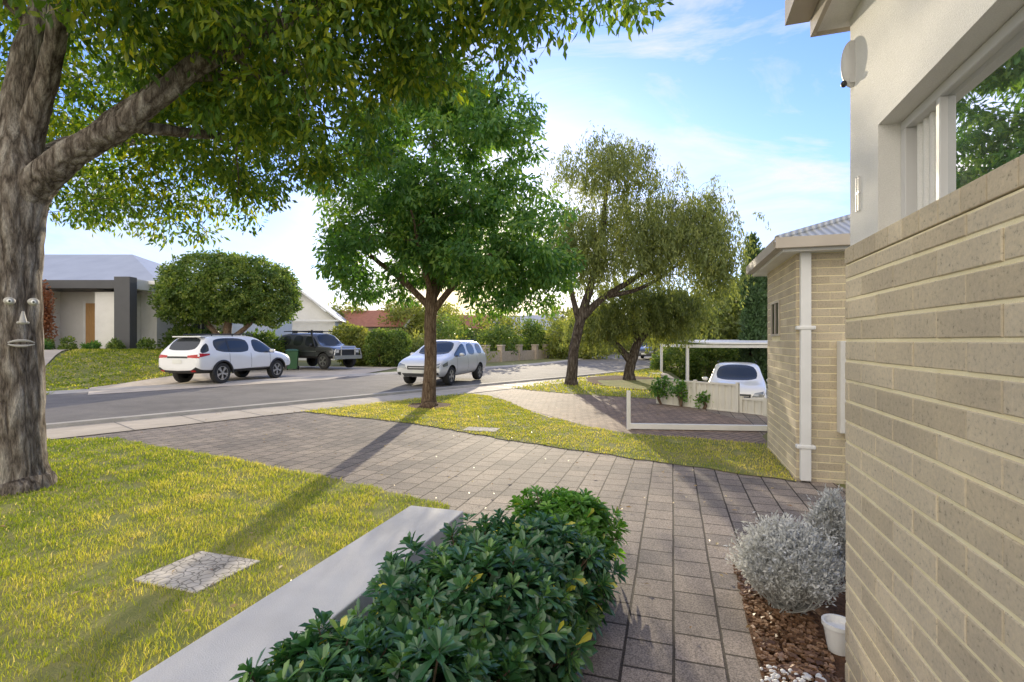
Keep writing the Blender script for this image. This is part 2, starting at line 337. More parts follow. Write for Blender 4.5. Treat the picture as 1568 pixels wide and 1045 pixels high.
def grass(name,poly,n,hmin,hmax,w,off,excl=None,region=None,near=False,dry=0):
    x0=min(p[0] for p in poly);x1=max(p[0] for p in poly);y0=min(p[1] for p in poly);y1=max(p[1] for p in poly)
    if region: x0,x1,y0,y1=region
    px=RNG.uniform(x0,x1,n*2);py=RNG.uniform(y0,y1,n*2)
    k=inpoly(px,py,poly)
    if excl:
        for e in excl: k&=~inpoly(px,py,e)
    d=np.hypot(px,py); k&=RNG.random(len(px))<np.clip((4.2/np.maximum(d,1.5))**(1.2 if near else 0),.12,1)
    bare=snoise(px,py,0,3.1,8)+.6*snoise(px,py,0,8,28); k&=RNG.random(len(px))<np.clip(1.0+bare*.9,.15,1)
    px,py=px[k][:n],py[k][:n]; d=d[k][:n]; m=len(px)
    cl_=snoise(px,py,0,2.2,3)*.5+.5; pt=snoise(px,py,0,1.0,17)*.5+.5; ft=snoise(px,py,0,11,5)*.5+.5
    h=RNG.uniform(hmin,hmax,m)*(.5+.45*cl_+.75*ft)
    w=w*np.clip(d/4.5,.8,2.5)
    a=RNG.uniform(0,6.283,m); lean=RNG.uniform(.1,1.1,m)*h; la=RNG.uniform(0,6.283,m)
    ww=w*RNG.uniform(.6,1.3,m)
    zb=H(px,py)+off
    B=np.stack([px,py,zb],-1); dx=np.stack([np.cos(a)*ww,np.sin(a)*ww,0*a],-1)
    tip=B+np.stack([np.cos(la)*lean,np.sin(la)*lean,h],-1)
    mid=B+np.stack([np.cos(la)*lean*.3,np.sin(la)*lean*.3,h*.6],-1)
    V=np.stack([B-dx,B+dx,mid+dx*.7,tip,mid-dx*.7],1).reshape(-1,3)
    i=np.arange(m)*5
    F=[np.stack([i,i+1,i+2,i+4],-1),np.stack([i+4,i+2,i+3],-1)]
    at=np.clip(.35*cl_+.45*pt+.25*ft+.45*RNG.random(m)-.28+dry,0,1)
    at[RNG.random(m)<.04]=1
    return mesh_np(name,V,F,M_grass,np.repeat(at,5))
lid1=[(-2.2,3.62),(-1.70,3.46),(-1.86,3.02),(-2.36,3.18)]
lid2=[(-.75,8.85),(-.2,8.7),(-.27,8.35),(-.82,8.5)]
grass('front_lawn_grass',lawn_poly,145000,.016,.036,.0024,.008,[lid1],(-9.5,-.5,1.2,8),True)
grass('verge_lawn_grass',isl_poly,50000,.013,.030,.003,.012,[lid2,circ(-1.9,11.8,.5,.55,12,0)],None,False,.25)
grass('verge_lawn_grass',v3_poly,12000,.03,.06,.006,.012,[circ(4.4,18.6,1.7,3.2,12,0)],None,False,.2)
fl=[(-12.6,13.2),(-13.2,16),(-12.2,22),(-13,24),(-19,23),(-16,17.5)]
grass('far_lawn_grass',fl,12000,.03,.07,.01,.01)
drape('far_lawn',fl,M_lawn,.02)
def vlid(name,poly,z):
    m,nt,b=new_mat('crazed_concrete'); co=coords(nt)
    nn=N(nt,'ShaderNodeTexNoise',Scale=5,Detail=3); nt.links.new(co,nn.inputs['Vector'])
    mm=N(nt,'ShaderNodeMixRGB'); mm.inputs[0].default_value=.12; nt.links.new(co,mm.inputs[1]); nt.links.new(nn.outputs['Color'],mm.inputs[2])
    v=N(nt,'ShaderNodeTexVoronoi',Scale=21,feature='DISTANCE_TO_EDGE'); nt.links.new(mm.outputs[0],v.inputs['Vector'])
    r=ramp(nt,v.outputs['Distance'],[(0.02,(.20,.18,.15)),(.08,(.58,.53,.47))])
    n2=N(nt,'ShaderNodeTexNoise',Scale=6,Detail=6); nt.links.new(co,n2.inputs['Vector']); r2=ramp(nt,n2.outputs['Fac'],[(.3,(.7,.7,.7)),(.7,(1.15,1.15,1.15))])
    nt.links.new(mulc(nt,r.outputs[0],r2.outputs[0]),b.inputs['Base Color']); b.inputs['Roughness'].default_value=.9
    bp=N(nt,'ShaderNodeBump',Strength=.6,Distance=.01); nt.links.new(v.outputs['Distance'],bp.inputs['Height']); nt.links.new(bp.outputs[0],b.inputs['Normal'])
    mb=MB(); mb.add([(x,y,0.0) for x,y in poly]+[(x,y,z) for x,y in poly],[(4,5,6,7)]+[(i,(i+1)%4,4+(i+1)%4,4+i) for i in range(4)])
    mb.obj(name,[m],bevel=.004)
vlid('drain_pit_cover',lid1[::-1],.018); vlid('drain_pit_cover',lid2[::-1],.022)
def chips(name,fn,n,size,mat,zo=.02,flat=.35):
    P=[fn() for _ in range(n)]; mb=MB()
    for p in P:
        s=size*random.uniform(.5,1.4)
        R=Matrix.Rotation(random.uniform(0,6.3),4,'Z')@Matrix.Rotation(random.uniform(-.5,.5),4,'X')
        M=Matrix.Translation((p[0],p[1],zo+random.uniform(0,.012)))@R
        mb.box(-s,s,-s*.5,s*.5,-s*flat,s*flat,0,M)
    return mb.obj(name,[mat])
M_chip=leafmat('mulch_chip',[(0,(.08,.04,.02)),(.6,(.22,.12,.065)),(1,(.40,.25,.16))],.0)
def fbed():
    p=C+BX*random.uniform(-.32,.0)+AX*random.uniform(-1.2,1.2); return p
chips('mulch_chips',fbed,3200,.012,M_chip)
M_peb=plain('white_pebble',(.72,.71,.69),.6)
def fpeb():
    p=C+BX*random.uniform(-.34,-.06)+AX*random.uniform(-.5,.03); return p
mb=MB()
for _ in range(260):
    p=fpeb(); s=random.uniform(.006,.013); mb.ell((p.x,p.y,.03),(s*1.3,s,s*.7),0,7,5,Matrix.Rotation(random.uniform(0,3),3,'Z'))
mb.obj('white_pebbles',[M_peb],smooth=True)
M_dry=leafmat('dry_leaf',[(0,(.28,.15,.06)),(1,(.55,.42,.2))],.1)
mb=MB()
for _ in range(600):
    x=random.uniform(-6,3.4);y=random.uniform(2.5,13); s=random.uniform(.012,.03); M=Matrix.Translation((x,y,.03))@Matrix.Rotation(random.uniform(0,6),4,'Z')@Matrix.Rotation(random.uniform(-.5,.5),4,'X')
    mb.add([M@Vector(q) for q in((-s,0,0),(0,s*.4,.004),(s,0,0),(0,-s*.4,.004))],[(0,1,2,3)])
mb.obj('fallen_leaves',[M_dry])
# ------------------------------------------------------------------ foliage machinery
def norm(v): return v/np.maximum(np.linalg.norm(v,axis=-1,keepdims=True),1e-9)
def leafquads(P,D,L,W,rn,rng,upn=None,fold=.25):
    n=len(P); D=norm(D); up=rng.normal(size=(n,3)) if upn is None else upn
    S=norm(np.cross(D,up)); Nn=np.cross(S,D)
    L=(L*rng.uniform(.65,1.25,n))[:,None]; W=(W*rng.uniform(.7,1.2,n))[:,None]
    b=P; t=P+D*L; l=P+D*L*.5+S*W+Nn*W*fold; r=P+D*L*.5-S*W+Nn*W*fold
    V=np.stack([b,l,t,r],1).reshape(-1,3); i=np.arange(n)*4
    F=np.concatenate([np.stack([i,i+1,i+2],-1),np.stack([i,i+2,i+3],-1)])
    return V,F,np.repeat(rn,4)
def sample_ells(ells,n,rng,shell=.55,thr=-.35,ns=1.1,seed=1):
    out=[]; w=np.array([e[6] if len(e)>6 else e[3]*e[4]*e[5] for e in ells],float); w/=w.sum()
    while len(out)<n:
        e=ells[rng.choice(len(ells),p=w)]
        d=norm(rng.normal(size=3)); r=rng.random()**(1/3*shell)
        p=np.array(e[:3])+d*r*np.array(e[3:6])
        if snoise(p[0],p[1],p[2],ns,seed)<thr+rng.normal()*.15: continue
        out.append(p)
    return np.array(out)
def tube(mbV,mbF,path,rad,sides=8,rough=0,rng=None,ridge=0):
    path=np.array(path,float); n=len(path); t=norm(np.gradient(path,axis=0))
    ref=np.array([1,0,0.]) ; o=sum(len(v) for v in mbV)
    V=[]
    u=norm(np.cross(t[0],ref) if abs(t[0][0])<.9 else np.cross(t[0],[0,1,0]))
    for i in range(n):
        u=norm(u-t[i]*np.dot(u,t[i])); v=np.cross(t[i],u)
        a=np.linspace(0,2*np.pi,sides,endpoint=False)
        r=np.full(sides,rad[i])
        if ridge:
            r=r*(1+ridge*(np.sin(a*5+i*.07)*.5+np.sin(a*9+1.3+i*.13)*.35+np.sin(a*14+i*.31)*.25)+rough*(rng.random(sides)-.5))
        V.append(path[i]+np.outer(np.cos(a)*r,u)+np.outer(np.sin(a)*r,v))
    V=np.concatenate(V); I=np.arange(n*sides).reshape(n,sides)+o
    F=np.stack([I[:-1],np.roll(I[:-1],-1,1),np.roll(I[1:],-1,1),I[1:]],-1).reshape(-1,4)
    mbV.append(V);mbF.append(F)
def ells_min(ells): return min(e[2]-e[5] for e in ells)
def tree(name,limbs,ells,nclump,nleaf,clr,L,W,leafm,barkm,droop=.4,nbranch=70,weep=0,seed=1,thr=-.35,shell=.55,ns=1.1,trunk_sides=14,ridge=.05,flat=.7,extra=None):
    rng=np.random.default_rng(seed); par=empty(name)
    VV=[];FF=[];nodes=[];nrad=[]
    for pts,rads in limbs:
        sp=spline(pts,12 if ridge>.05 else 8); rr=np.interp(np.linspace(0,1,len(sp)),np.linspace(0,1,len(rads)),rads)
        sp2=sp+np.cumsum(rng.normal(size=sp.shape)*.004,0)
        tube(VV,FF,sp2,rr,trunk_sides,.04,rng,ridge)
        k=[i for i in range(len(sp2)) if sp2[i][2]>ells_min(ells)-1.2]
        nodes+=[sp2[i] for i in k]; nrad+=[rr[i] for i in k]
    cc=sample_ells(ells,nclump,rng,shell,thr,ns,seed)
    sel=cc[rng.choice(len(cc),min(nbranch,len(cc)),replace=False)]
    base=np.array(nodes).mean(0); sel=sel[np.argsort(np.linalg.norm(sel-base,axis=1))]
    for p in sel:
        A=np.array(nodes); d=np.linalg.norm(A-p,axis=1)+.35*np.maximum(0,A[:,2]-p[2]+.2); j=int(np.argmin(d)); q=A[j]; r0=min(nrad[j]*.62,.05+.012*np.linalg.norm(p-q))
        L_=np.linalg.norm(p-q)
        if L_<.15: continue
        m1=q+(p-q)*.35+rng.normal(size=3)*L_*.08+np.array([0,0,L_*.10]); m2=q+(p-q)*.7+rng.normal(size=3)*L_*.08+np.array([0,0,L_*.08])
        sp=spline([q,m1,m2,p],4); rr=np.linspace(r0,max(.006,r0*.25),len(sp))
        tube(VV,FF,sp,rr,6)
        nodes+=list(sp[3:]); nrad+=list(rr[3:])
    mesh_np('trunk_and_limbs',np.concatenate(VV),np.concatenate(FF),barkm,parent=par,smooth=True)
    m=len(cc)
    crn=rng.random(m); ci=np.repeat(np.arange(m),nleaf); n=len(ci)
    if weep:
        ln=rng.uniform(.4,1.0,m)*weep; tt=rng.random(n)
        nst=4; so=rng.normal(size=(m,nst,3))*clr*np.array([1,1,.5]); st=rng.integers(0,nst,n)
        P=cc[ci]+so[ci,st]+rng.normal(size=(n,3))*.045
        P[:,2]-=tt*ln[ci]*(.6+.4*rng.random(n)); sway=so[ci,st]*np.array([.5,.5,0]); P+=sway*tt[:,None]
        D=rng.normal(size=(n,3))*.5+np.array([0,0,-1.])
    else:
        o=norm(rng.normal(size=(n,3)))*(rng.random(n)**.5)[:,None]
        P=cc[ci]+o*clr*np.array([1,1,flat]); D=o*.7+rng.normal(size=(n,3))*.5+np.array([0,0,-droop])
    rn=np.clip(.45*crn[ci]+.55*rng.random(n),0,1)
    V,F,a=leafquads(P,D,L,W,rn,rng)
    mesh_np('crown_leaves',V,F,leafm,a,par)
    return par
limbsA=[([(-5.0,5.2,-.05),(-5.01,5.2,.25),(-5.03,5.2,1.3),(-5.02,5.2,2.4),(-4.98,5.2,3.1),(-5.02,5.25,3.8),(-4.95,5.35,4.8),(-4.7,5.6,6.2)],[.31,.235,.225,.22,.23,.16,.12,.07]),
 ([(-5.0,5.2,2.85),(-4.75,5.15,3.1),(-4.35,5.1,3.36),(-3.8,5.1,3.68),(-3.14,5.2,4.28),(-2.4,5.3,4.75),(-1.2,5.3,5.15),(.4,4.9,5.3)],[.18,.155,.13,.11,.10,.08,.06,.02]),
 ([(-4.3,5.12,3.4),(-4.0,5.35,3.95),(-3.6,5.6,4.35),(-2.9,6.0,4.6),(-2.2,6.3,4.9)],[.09,.07,.06,.05,.02]),
 ([(-4.98,5.25,3.4),(-4.75,5.2,4.0),(-4.5,5.1,4.7),(-4.2,4.8,5.6)],[.12,.10,.08,.04]),
 ([(-4.95,5.3,3.3),(-5.3,6.2,3.9),(-5.6,7.4,4.4),(-5.8,8.4,4.8)],[.12,.09,.06,.03]),
 ([(-3.9,5.1,3.66),(-3.6,6.0,3.9),(-3.4,7.0,4.2)],[.07,.05,.02])]
ellsA=[(-5.9,8.2,4.75,2.6,1.7,1.65,12),(-3.3,7.0,4.8,1.7,1.3,1.35,6),(-4.4,5.2,5.7,2.0,1.5,1.3,5),(-2.5,5.4,5.0,1.7,1.4,1.35,9),(-1.0,5.4,5.35,1.5,1.2,1.1,7),(.45,4.9,5.0,.9,.7,.66,2.4),(-3.6,4.0,5.2,1.6,.9,1.0,3),(-7.2,6.0,5.2,1.6,1.8,1.5,3)]
tree('large_shade_tree',limbsA,ellsA,1320,55,.29,.115,.023,M_leafA,M_bark,droop=.75,nbranch=240,seed=5,thr=-.44,shell=.8,trunk_sides=40,ridge=.055)
par=empty('tree_face_ornament',(-4.985,5.2,0))
M_orn=plain('painted_resin',(.46,.44,.41),.7); M_eye=plain('eye_white',(.8,.8,.77),.3)
fd=Vector((.70,-.714,0)); sd=Vector((.714,.70,0))
def fp(s,r,z): return fd*r+sd*s+Vector((0,0,z))
for nm,s in(('eye_left',-.085),('eye_right',.085)):
    mb=MB(); mb.ell(fp(s,.225,1.89),(.045,.045,.038),0,16,10); mb.ell(fp(s,.252,1.888),(.024,.024,.024),1,14,8); mb.ell(fp(s,.272,1.886),(.009,.009,.010),2,10,6)
    mb.obj(nm,[M_orn,M_eye,M_black],par,True)
mb=MB(); mb.cyl(fp(0.01,.225,1.79),fp(.01,.262,1.69),.010,.030,14); mb.ell(fp(.01,.262,1.685),(.032,.032,.024),0,14,8); mb.ell(fp(-.022,.25,1.68),(.016,.016,.014)); mb.ell(fp(.042,.25,1.68),(.016,.016,.014)); mb.obj('nose',[M_orn],par,True)
mb=MB()
for zz,cur in((1.485,.02),(1.467,-.016)):
    prev=None
    for i in range(13):
        t=-1+i/6; p=fp(t*.095,.247-.02*t*t,zz+cur*(1-t*t))
        if prev is not None: mb.cyl(prev,p,.012*(1.1-t*t*.7),.012*(1.1-t*t*.7),8)
        prev=p
mb.obj('mouth',[M_orn],par,True)
limbsB=[([(-1.9,11.8,-.03),(-1.9,11.8,.2),(-1.87,11.8,1.0),(-1.86,11.8,2.0),(-1.84,11.8,2.5),(-1.8,11.85,3.6),(-1.75,11.8,5.2),(-1.8,11.8,6.8)],[.22,.165,.14,.135,.14,.09,.06,.03]),
 ([(-1.85,11.8,2.15),(-1.4,11.7,2.7),(-.7,11.5,3.3),(.3,11.3,3.9)],[.08,.07,.05,.02]),
 ([(-1.86,11.8,2.25),(-2.5,11.9,2.9),(-3.3,12,3.5),(-4.1,12,4.2)],[.08,.07,.05,.02]),
 ([(-1.84,11.8,2.4),(-1.6,12.4,3.1),(-1.2,13,4)],[.07,.06,.03]),([(-1.84,11.8,2.5),(-2.0,11.2,3.3),(-2.1,10.6,4.2)],[.07,.05,.02])]
ellsB=[(-1.8,11.8,5.7,2.0,1.8,2.1,10),(-.55,11.7,3.85,1.95,1.9,1.4,8),(-3.1,11.8,4.9,1.5,1.6,1.4,6),(-2.9,11.8,3.4,1.5,1.5,1.1,5),(-1.6,11.8,7.35,1.1,1.0,.8,3),(-.4,11.6,6.2,1.1,1.1,1.1,3.0),(.4,11.6,3.2,1.0,1.2,1.0,2.5),(-.5,11.6,2.75,.8,.9,.65,1.1)]
tree('street_tree',limbsB,ellsB,880,66,.29,.155,.029,M_leafB,M_bark2,droop=.6,nbranch=130,seed=14,thr=-.36,shell=.75,ns=1.5)
limbsC=[([(2.0,17.3,-.03),(2.02,17.3,.3),(2.1,17.3,1.3),(2.35,17.3,2.4),(2.7,17.2,3.6),(3.0,17.2,5.2),(3.3,17.2,7.2)],[.27,.19,.17,.16,.12,.09,.03]),
 ([(2.25,17.3,2.2),(2.0,17.3,3.2),(1.9,17.4,4.6),(2.1,17.4,6)],[.11,.08,.06,.02]),
 ([(2.3,17.3,2.2),(3.0,17.2,2.9),(4.2,17.1,3.7),(5.6,17,4.6),(6.8,17,6.0)],[.13,.11,.09,.06,.02]),
 ([(3.2,17.2,3.0),(4.4,17,3.3),(5.8,17,4.2)],[.08,.06,.03])]
ellsC=[(3.2,17.2,7.2,1.6,1.5,1.25,6),(4.7,17.1,6.2,1.4,1.4,1.3,6),(2.2,17.4,5.7,1.2,1.3,1.2,4),(6.4,17,6.1,.8,.9,1.0,3.4),(5.5,17,4.6,1.4,1.3,1.0,5.0),(3.7,17.2,4.7,1.5,1.4,1.0,2.6),(6.7,17,4.3,.5,.7,1.1,2.4),(2.6,17.3,4.0,.9,.9,.7,1.0)]
tree('weeping_peppermint_tree',limbsC,ellsC,700,84,.30,.15,.021,M_leafC,M_bark3,nbranch=120,weep=1.2,seed=21,thr=-.08,shell=.8)
limbsD=[([(4.5,19.6,-.03),(4.5,19.6,.3),(4.6,19.6,.8),(4.9,19.6,1.5),(5.6,19.5,2.3),(6.3,19.5,3.2)],[.27,.2,.19,.15,.09,.03]),
 ([(4.55,19.6,.7),(4.0,19.6,1.4),(3.2,19.6,2.0),(2.8,19.6,3.0)],[.14,.11,.07,.03]),([(4.8,19.6,1.4),(4.7,19.8,2.4),(4.6,20,3.4)],[.12,.08,.03])]
ellsD=[(4.6,19.8,3.0,2.0,1.7,1.0,5),(3.4,19.8,2.3,1.1,1.2,.6,2),(6.2,19.7,2.8,1.2,1.2,.9,3)]
tree('weeping_peppermint_tree',limbsD,ellsD,330,95,.26,.17,.022,M_leafC,M_bark3,nbranch=70,weep=.9,seed=22,thr=-.3,shell=.8)
hz=float(H(-13.4,24))
limbsE=[([(-13.4,24,hz-.05),(-13.4,24,1.2),(-13.3,24,2.2),(-13.2,24,3.2)],[.25,.2,.18,.1]),([(-13.4,24,1.3),(-14.2,24,2.2),(-15.2,24,3.1)],[.14,.12,.05]),([(-13.4,24,1.4),(-12.4,24,2.2),(-11.6,24,3.0)],[.14,.1,.05])]
ellsE=[(-14.0,24,4.0,2.2,2.1,1.65,8),(-12.4,24,3.9,2.2,2.0,1.55,7),(-11.2,24,3.5,1.1,1.2,1.3,2.5),(-15.4,24,3.4,1.1,1.3,1.1,2.5)]
tree('round_topiary_tree',limbsE,ellsE,1300,32,.22,.15,.045,M_leafD,M_bark2,droop=.1,nbranch=40,seed=31,thr=-1.2,shell=.28)
def bush(name,ells,n,L,W,mat,rng,nl=22,clr=.18,shell=.35,thr=-1,droop=-.1,stem=True):
    par=empty(name)
    cc=sample_ells(ells,n,rng,shell,thr,1.5,int(rng.integers(99)))
    ci=np.repeat(np.arange(len(cc)),nl); m=len(ci); o=norm(rng.normal(size=(m,3)))*(rng.random(m)**.5)[:,None]
    P=cc[ci]+o*clr; gz=H(P[:,0],P[:,1]); P[:,2]=np.maximum(P[:,2],gz+.02)
    D=o+rng.normal(size=(m,3))*.4+np.array([0,0,-droop]); rn=np.clip(.45*rng.random(len(cc))[ci]+.55*rng.random(m),0,1)
    V,F,a=leafquads(P,D,L,W,rn,rng); mesh_np('leaves',V,F,mat,a,par)
    VV=[];FF=[]
    for e in ells:
        for k in range(3):
            z0=float(H(e[0],e[1])); tube(VV,FF,spline([(e[0],e[1],z0-.02),(e[0]+rng.normal()*e[3]*.2,e[1]+rng.normal()*e[4]*.2,(z0+e[2])/2),(e[0]+rng.normal()*e[3]*.4,e[1]+rng.normal()*e[4]*.4,e[2]+e[5]*.4)],4),np.linspace(.03,.01,9),6)
    mesh_np('stems',np.concatenate(VV),np.concatenate(FF),M_bark2,parent=par)
    return par
R2=np.random.default_rng(77)
for (x,y,r,h) in((11.05,23.5,.42,7.1),(11.75,24.2,.45,6.6)):
    z0=float(H(x,y)); bush('cypress_tree',[(x,y,z0+h*.30,r,r,h*.32,3),(x,y,z0+h*.60,r*.85,r*.85,h*.30,2),(x,y,z0+h*.85,r*.45,r*.45,h*.15,.8)],460,.2,.04,M_cyp,R2,30,.16,.5,-2,-1)
bush('clipped_hedge',[(-7.6,29.5,1.05,.8,.8,1.1),(-6.7,29.5,1.05,.8,.8,1.1),(-7.2,30.5,1.0,1.0,.9,1.1)],500,.12,.05,M_leafD,R2,30,.16,.3)
bush('clipped_hedge',[(8.5,26.5,.1,1.2,.7,1.2),(10.2,26.3,.1,1.2,.7,1.2),(12,26.0,.1,1.2,.7,1.2)],420,.16,.05,M_leafD,R2,26,.2,.3)
bush('garden_shrub',[(-9.6,31.5,1.0,1.1,1,1.3),(-10.4,32,1.6,.9,.9,.9)],260,.22,.05,M_dist,R2,26,.25)
bush('garden_shrub',[(-13.2,27,.9,1.2,1,1.0)],160,.25,.05,M_leafD,R2,26,.25)
bush('garden_shrub',[(-15.6,24.5,1.3,.9,.8,.8),(-14.8,25.5,1.2,.8,.8,.8)],200,.2,.05,M_leafD,R2,24,.22)
bush('red_leaf_shrub',[(-20.5,22.0,2.9,.5,.5,1.2),(-20.4,22.0,2.0,.5,.5,.7)],150,.13,.04,M_leafR,R2,26,.2)
for i,(x,y) in enumerate([(-20.7,21.6),(-19.8,21.7),(-18.9,21.8),(-18.0,21.9),(-17.1,22.1),(-16.1,22.6),(-19.3,21.0)]):
    z=float(H(x,y)); bush('box_shrub',[(x,y,z+.16,.24+.08*(i%2),.24,.2+.10*(i%3))],45,.10,.033,M_leafD if i%3 else M_leafB,R2,20,.09)
def mass(name,ells,n,L,mat,nl=26):
    rng=np.random.default_rng(len(ells)); cc=sample_ells(ells,n,rng,.4,-.8,.7,4); ci=np.repeat(np.arange(len(cc)),nl); m=len(ci)
    o=norm(rng.normal(size=(m,3)))*(rng.random(m)**.5)[:,None]; P=cc[ci]+o*np.array([.6,.6,.45]); P[:,2]=np.maximum(P[:,2],.05)
    V,F,a=leafquads(P,o+rng.normal(size=(m,3))*.4,L,L*.28,np.clip(.6*rng.random(len(cc))[ci]+.4*rng.random(m),0,1),rng); return mesh_np(name,V,F,mat,a)
rr=random.Random(3); el=[]
for i in range(56):
    d=rr.uniform(42,70); px=rr.uniform(-.36,.20); h=rr.uniform(2.6,5.2)*(1 if px<.0 else .85)
    el.append((px*d,d,h*.5,rr.uniform(1.2,2.8),1.6,h*.55))
for i in range(10): 
    d=rr.uniform(34,42); px=rr.uniform(-.22,.0); el.append((px*d,d,.9,1.3,1,rr.uniform(.9,1.4)))
mass('distant_trees',el,2800,.30,M_dist,28)
el=[]
for i in range(14):
    d=rr.uniform(38,58); px=rr.uniform(-.16,.16); h=rr.uniform(1.8,3.6); el.append((px*d,d,h*.5,rr.uniform(.7,1.5),1.2,h*.5))
mass('roadside_shrubs',el,700,.26,M_leafD,26)
el=[]
for i in range(26):
    d=rr.uniform(27,44); px=rr.uniform(.31,.50); h=rr.uniform(3.0,5.5)
    el.append((px*d,d,h*.5,rr.uniform(1.3,2.2),1.6,h*.5))
mass('background_trees',el,1700,.3,M_leafC,24)
el=[]
for i in range(40):
    d=rr.uniform(85,150); px=rr.uniform(-1.2,1.0); h=rr.uniform(4,8); el.append((px*d,d,h*.45,rr.uniform(5,9),3,h*.5))
mass('horizon_trees',el,2400,.8,M_dist,18)
el=[]
for i in range(16):
    d=rr.uniform(60,80); px=rr.uniform(.24,.33); h=rr.uniform(3,6); el.append((px*d,d,h*.5,rr.uniform(1.5,2.5),1.6,h*.5))
mass('roadside_trees',el,900,.34,M_dist)
# ------------------------------------------------------------------ foreground shrubs
def rosette_bush(name,ells,nros,mat,seed,L=.080,W=.0145,nl=12):
    rng=np.random.default_rng(seed); par=empty(name); C_=[];D_=[]
    while len(C_)<nros:
        e=ells[rng.integers(len(ells))]; d=norm(rng.normal(size=3)); 
        if d[2]<-.45: continue
        r=rng.choice([1.0,.93,.8],p=[.55,.3,.15])+rng.normal()*.055
        p=np.array(e[:3])+d*r*np.array(e[3:6])*(1+.30*snoise(d[0]*3,d[1]*3,d[2]*3,1.8,seed))
        if p[2]<.03: continue
        C_.append(p); D_.append(norm(d+np.array([0,0,.55])+rng.normal(size=3)*.3))
    C_=np.array(C_);D_=np.array(D_); n=len(C_)
    crn=rng.random(n); rs=rng.uniform(.7,1.3,n)
    ang=np.tile(np.arange(nl)*2.4,n)+np.repeat(rng.uniform(0,6,n),nl)
    lev=np.tile(np.arange(nl)/nl,n)
    ax=np.repeat(D_,nl,0); pc=np.repeat(C_,nl,0)
    u=norm(np.cross(ax,np.array([.3,.5,.8]))); v=np.cross(ax,u)
    rad=np.cos(ang)[:,None]*u+np.sin(ang)[:,None]*v
    el_=(.1+1.0*lev)[:,None]+rng.normal(size=(len(ang),1))*.2
    d=norm(rad*np.cos(el_)+ax*np.sin(el_)); S=norm(np.cross(d,ax)); Nn=np.cross(S,d)
    ll=(L*np.repeat(rs,nl)*(1.05-.45*lev)*rng.uniform(.8,1.25,len(ang)))[:,None]; ww=(W*np.repeat(rs,nl)*(1-.3*lev)*rng.uniform(.8,1.2,len(ang)))[:,None]
    b=pc-ax*.03*(1-lev[:,None]); 
    def pt(t,s,z): return b+d*ll*t+S*ww*s+Nn*ww*z-np.array([0,0,1])*(t*t)*ll*.14
    pts=[pt(0,0,0),pt(.42,.72,.3),pt(.76,1,.35),pt(1,0,0),pt(.76,-1,.35),pt(.42,-.72,.3),pt(.42,0,0),pt(.78,0,0)]
    V=np.stack(pts,1).reshape(-1,3); i=np.arange(len(ang))*8
    T=np.concatenate([np.stack([i+a,i+b2,i+c],-1) for a,b2,c in((0,6,1),(2,7,3),(0,5,6),(4,3,7))])
    Q=np.concatenate([np.stack([i+a,i+b2,i+c,i+e],-1) for a,b2,c,e in((1,6,7,2),(5,4,7,6))])
    rn=np.repeat(crn*.45,nl)+rng.random(len(ang))*.3+.25*lev; rn[rng.random(len(rn))<.012]=1.0
    mesh_np('leaves',V,[T,Q],mat,np.repeat(np.clip(rn,0,1),8),par,smooth=False)
    VV=[];FF=[]
    for j in range(0,n,3):
        e=min(ells,key=lambda e:np.linalg.norm(C_[j]-np.array(e[:3]))); q=np.array([e[0]+rng.normal()*.04,e[1]+rng.normal()*.04,0.0])
        tube(VV,FF,spline([q,(q+C_[j])/2+rng.normal(size=3)*.03,C_[j]],3),np.linspace(.008,.003,7),5)
    mesh_np('stems',np.concatenate(VV),np.concatenate(FF),M_bark2,parent=par)
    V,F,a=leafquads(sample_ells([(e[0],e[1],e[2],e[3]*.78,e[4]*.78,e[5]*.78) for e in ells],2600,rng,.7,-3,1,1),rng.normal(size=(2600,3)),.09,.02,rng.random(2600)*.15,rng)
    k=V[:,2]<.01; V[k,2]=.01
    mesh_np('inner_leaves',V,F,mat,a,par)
def loc(u,v,z=0): p=E+BX*u+AX*v; return (p.x,p.y,z)
def be(u,v,r,h,ru=None): x,y,_=loc(u,v); return (x,y,h*.45,ru or r,r,h*.55)
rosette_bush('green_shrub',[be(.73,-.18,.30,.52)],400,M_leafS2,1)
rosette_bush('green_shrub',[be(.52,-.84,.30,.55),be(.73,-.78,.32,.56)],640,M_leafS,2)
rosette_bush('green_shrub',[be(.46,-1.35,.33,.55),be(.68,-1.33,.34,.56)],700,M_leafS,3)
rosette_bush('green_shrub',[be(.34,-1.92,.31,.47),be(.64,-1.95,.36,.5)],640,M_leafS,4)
def silver(name,c,r,n,seed):
    rng=np.random.default_rng(seed); par=empty(name); VV=[];FF=[];P=[];D=[]
    for i in range(n):
        d=norm(rng.normal(size=3)+np.array([0,0,.35])); 
        if d[2]<-.25: continue
        q=np.array([c[0],c[1],.02])+rng.normal(size=3)*np.array([.04,.04,0]); e=np.array(c)+d*np.array(r)*rng.uniform(.72,1.12)*(1+.18*snoise(d[0]*3,d[1]*3,d[2]*3,1.6,seed))
        e[2]=max(e[2],.06)
        sp=spline([q,(q+e)/2+rng.normal(size=3)*.03,e],4); tube(VV,FF,sp,np.linspace(.004,.002,len(sp)),4)
        m=38; t=rng.uniform(.45,1.04,m)[:,None]; base=q+(e-q)*t+rng.normal(size=(m,3))*.009
        dd=norm(norm(e-q)+rng.normal(size=(m,3))*.75); P.append(base);D.append(dd)
    P=np.concatenate(P);D=np.concatenate(D)
    V,F,a=leafquads(P,D,.028,.0052,rng.random(len(P)),rng); mesh_np('leaves',V,F,M_leafG,a,par)
    mesh_np('stems',np.concatenate(VV),np.concatenate(FF),M_leafG,np.zeros(sum(len(v) for v in VV))+.2,par)
p=C+BX*-.10+AX*.68; silver('silver_cushion_shrub',(p.x,p.y,.245),(.26,.26,.22),900,5)
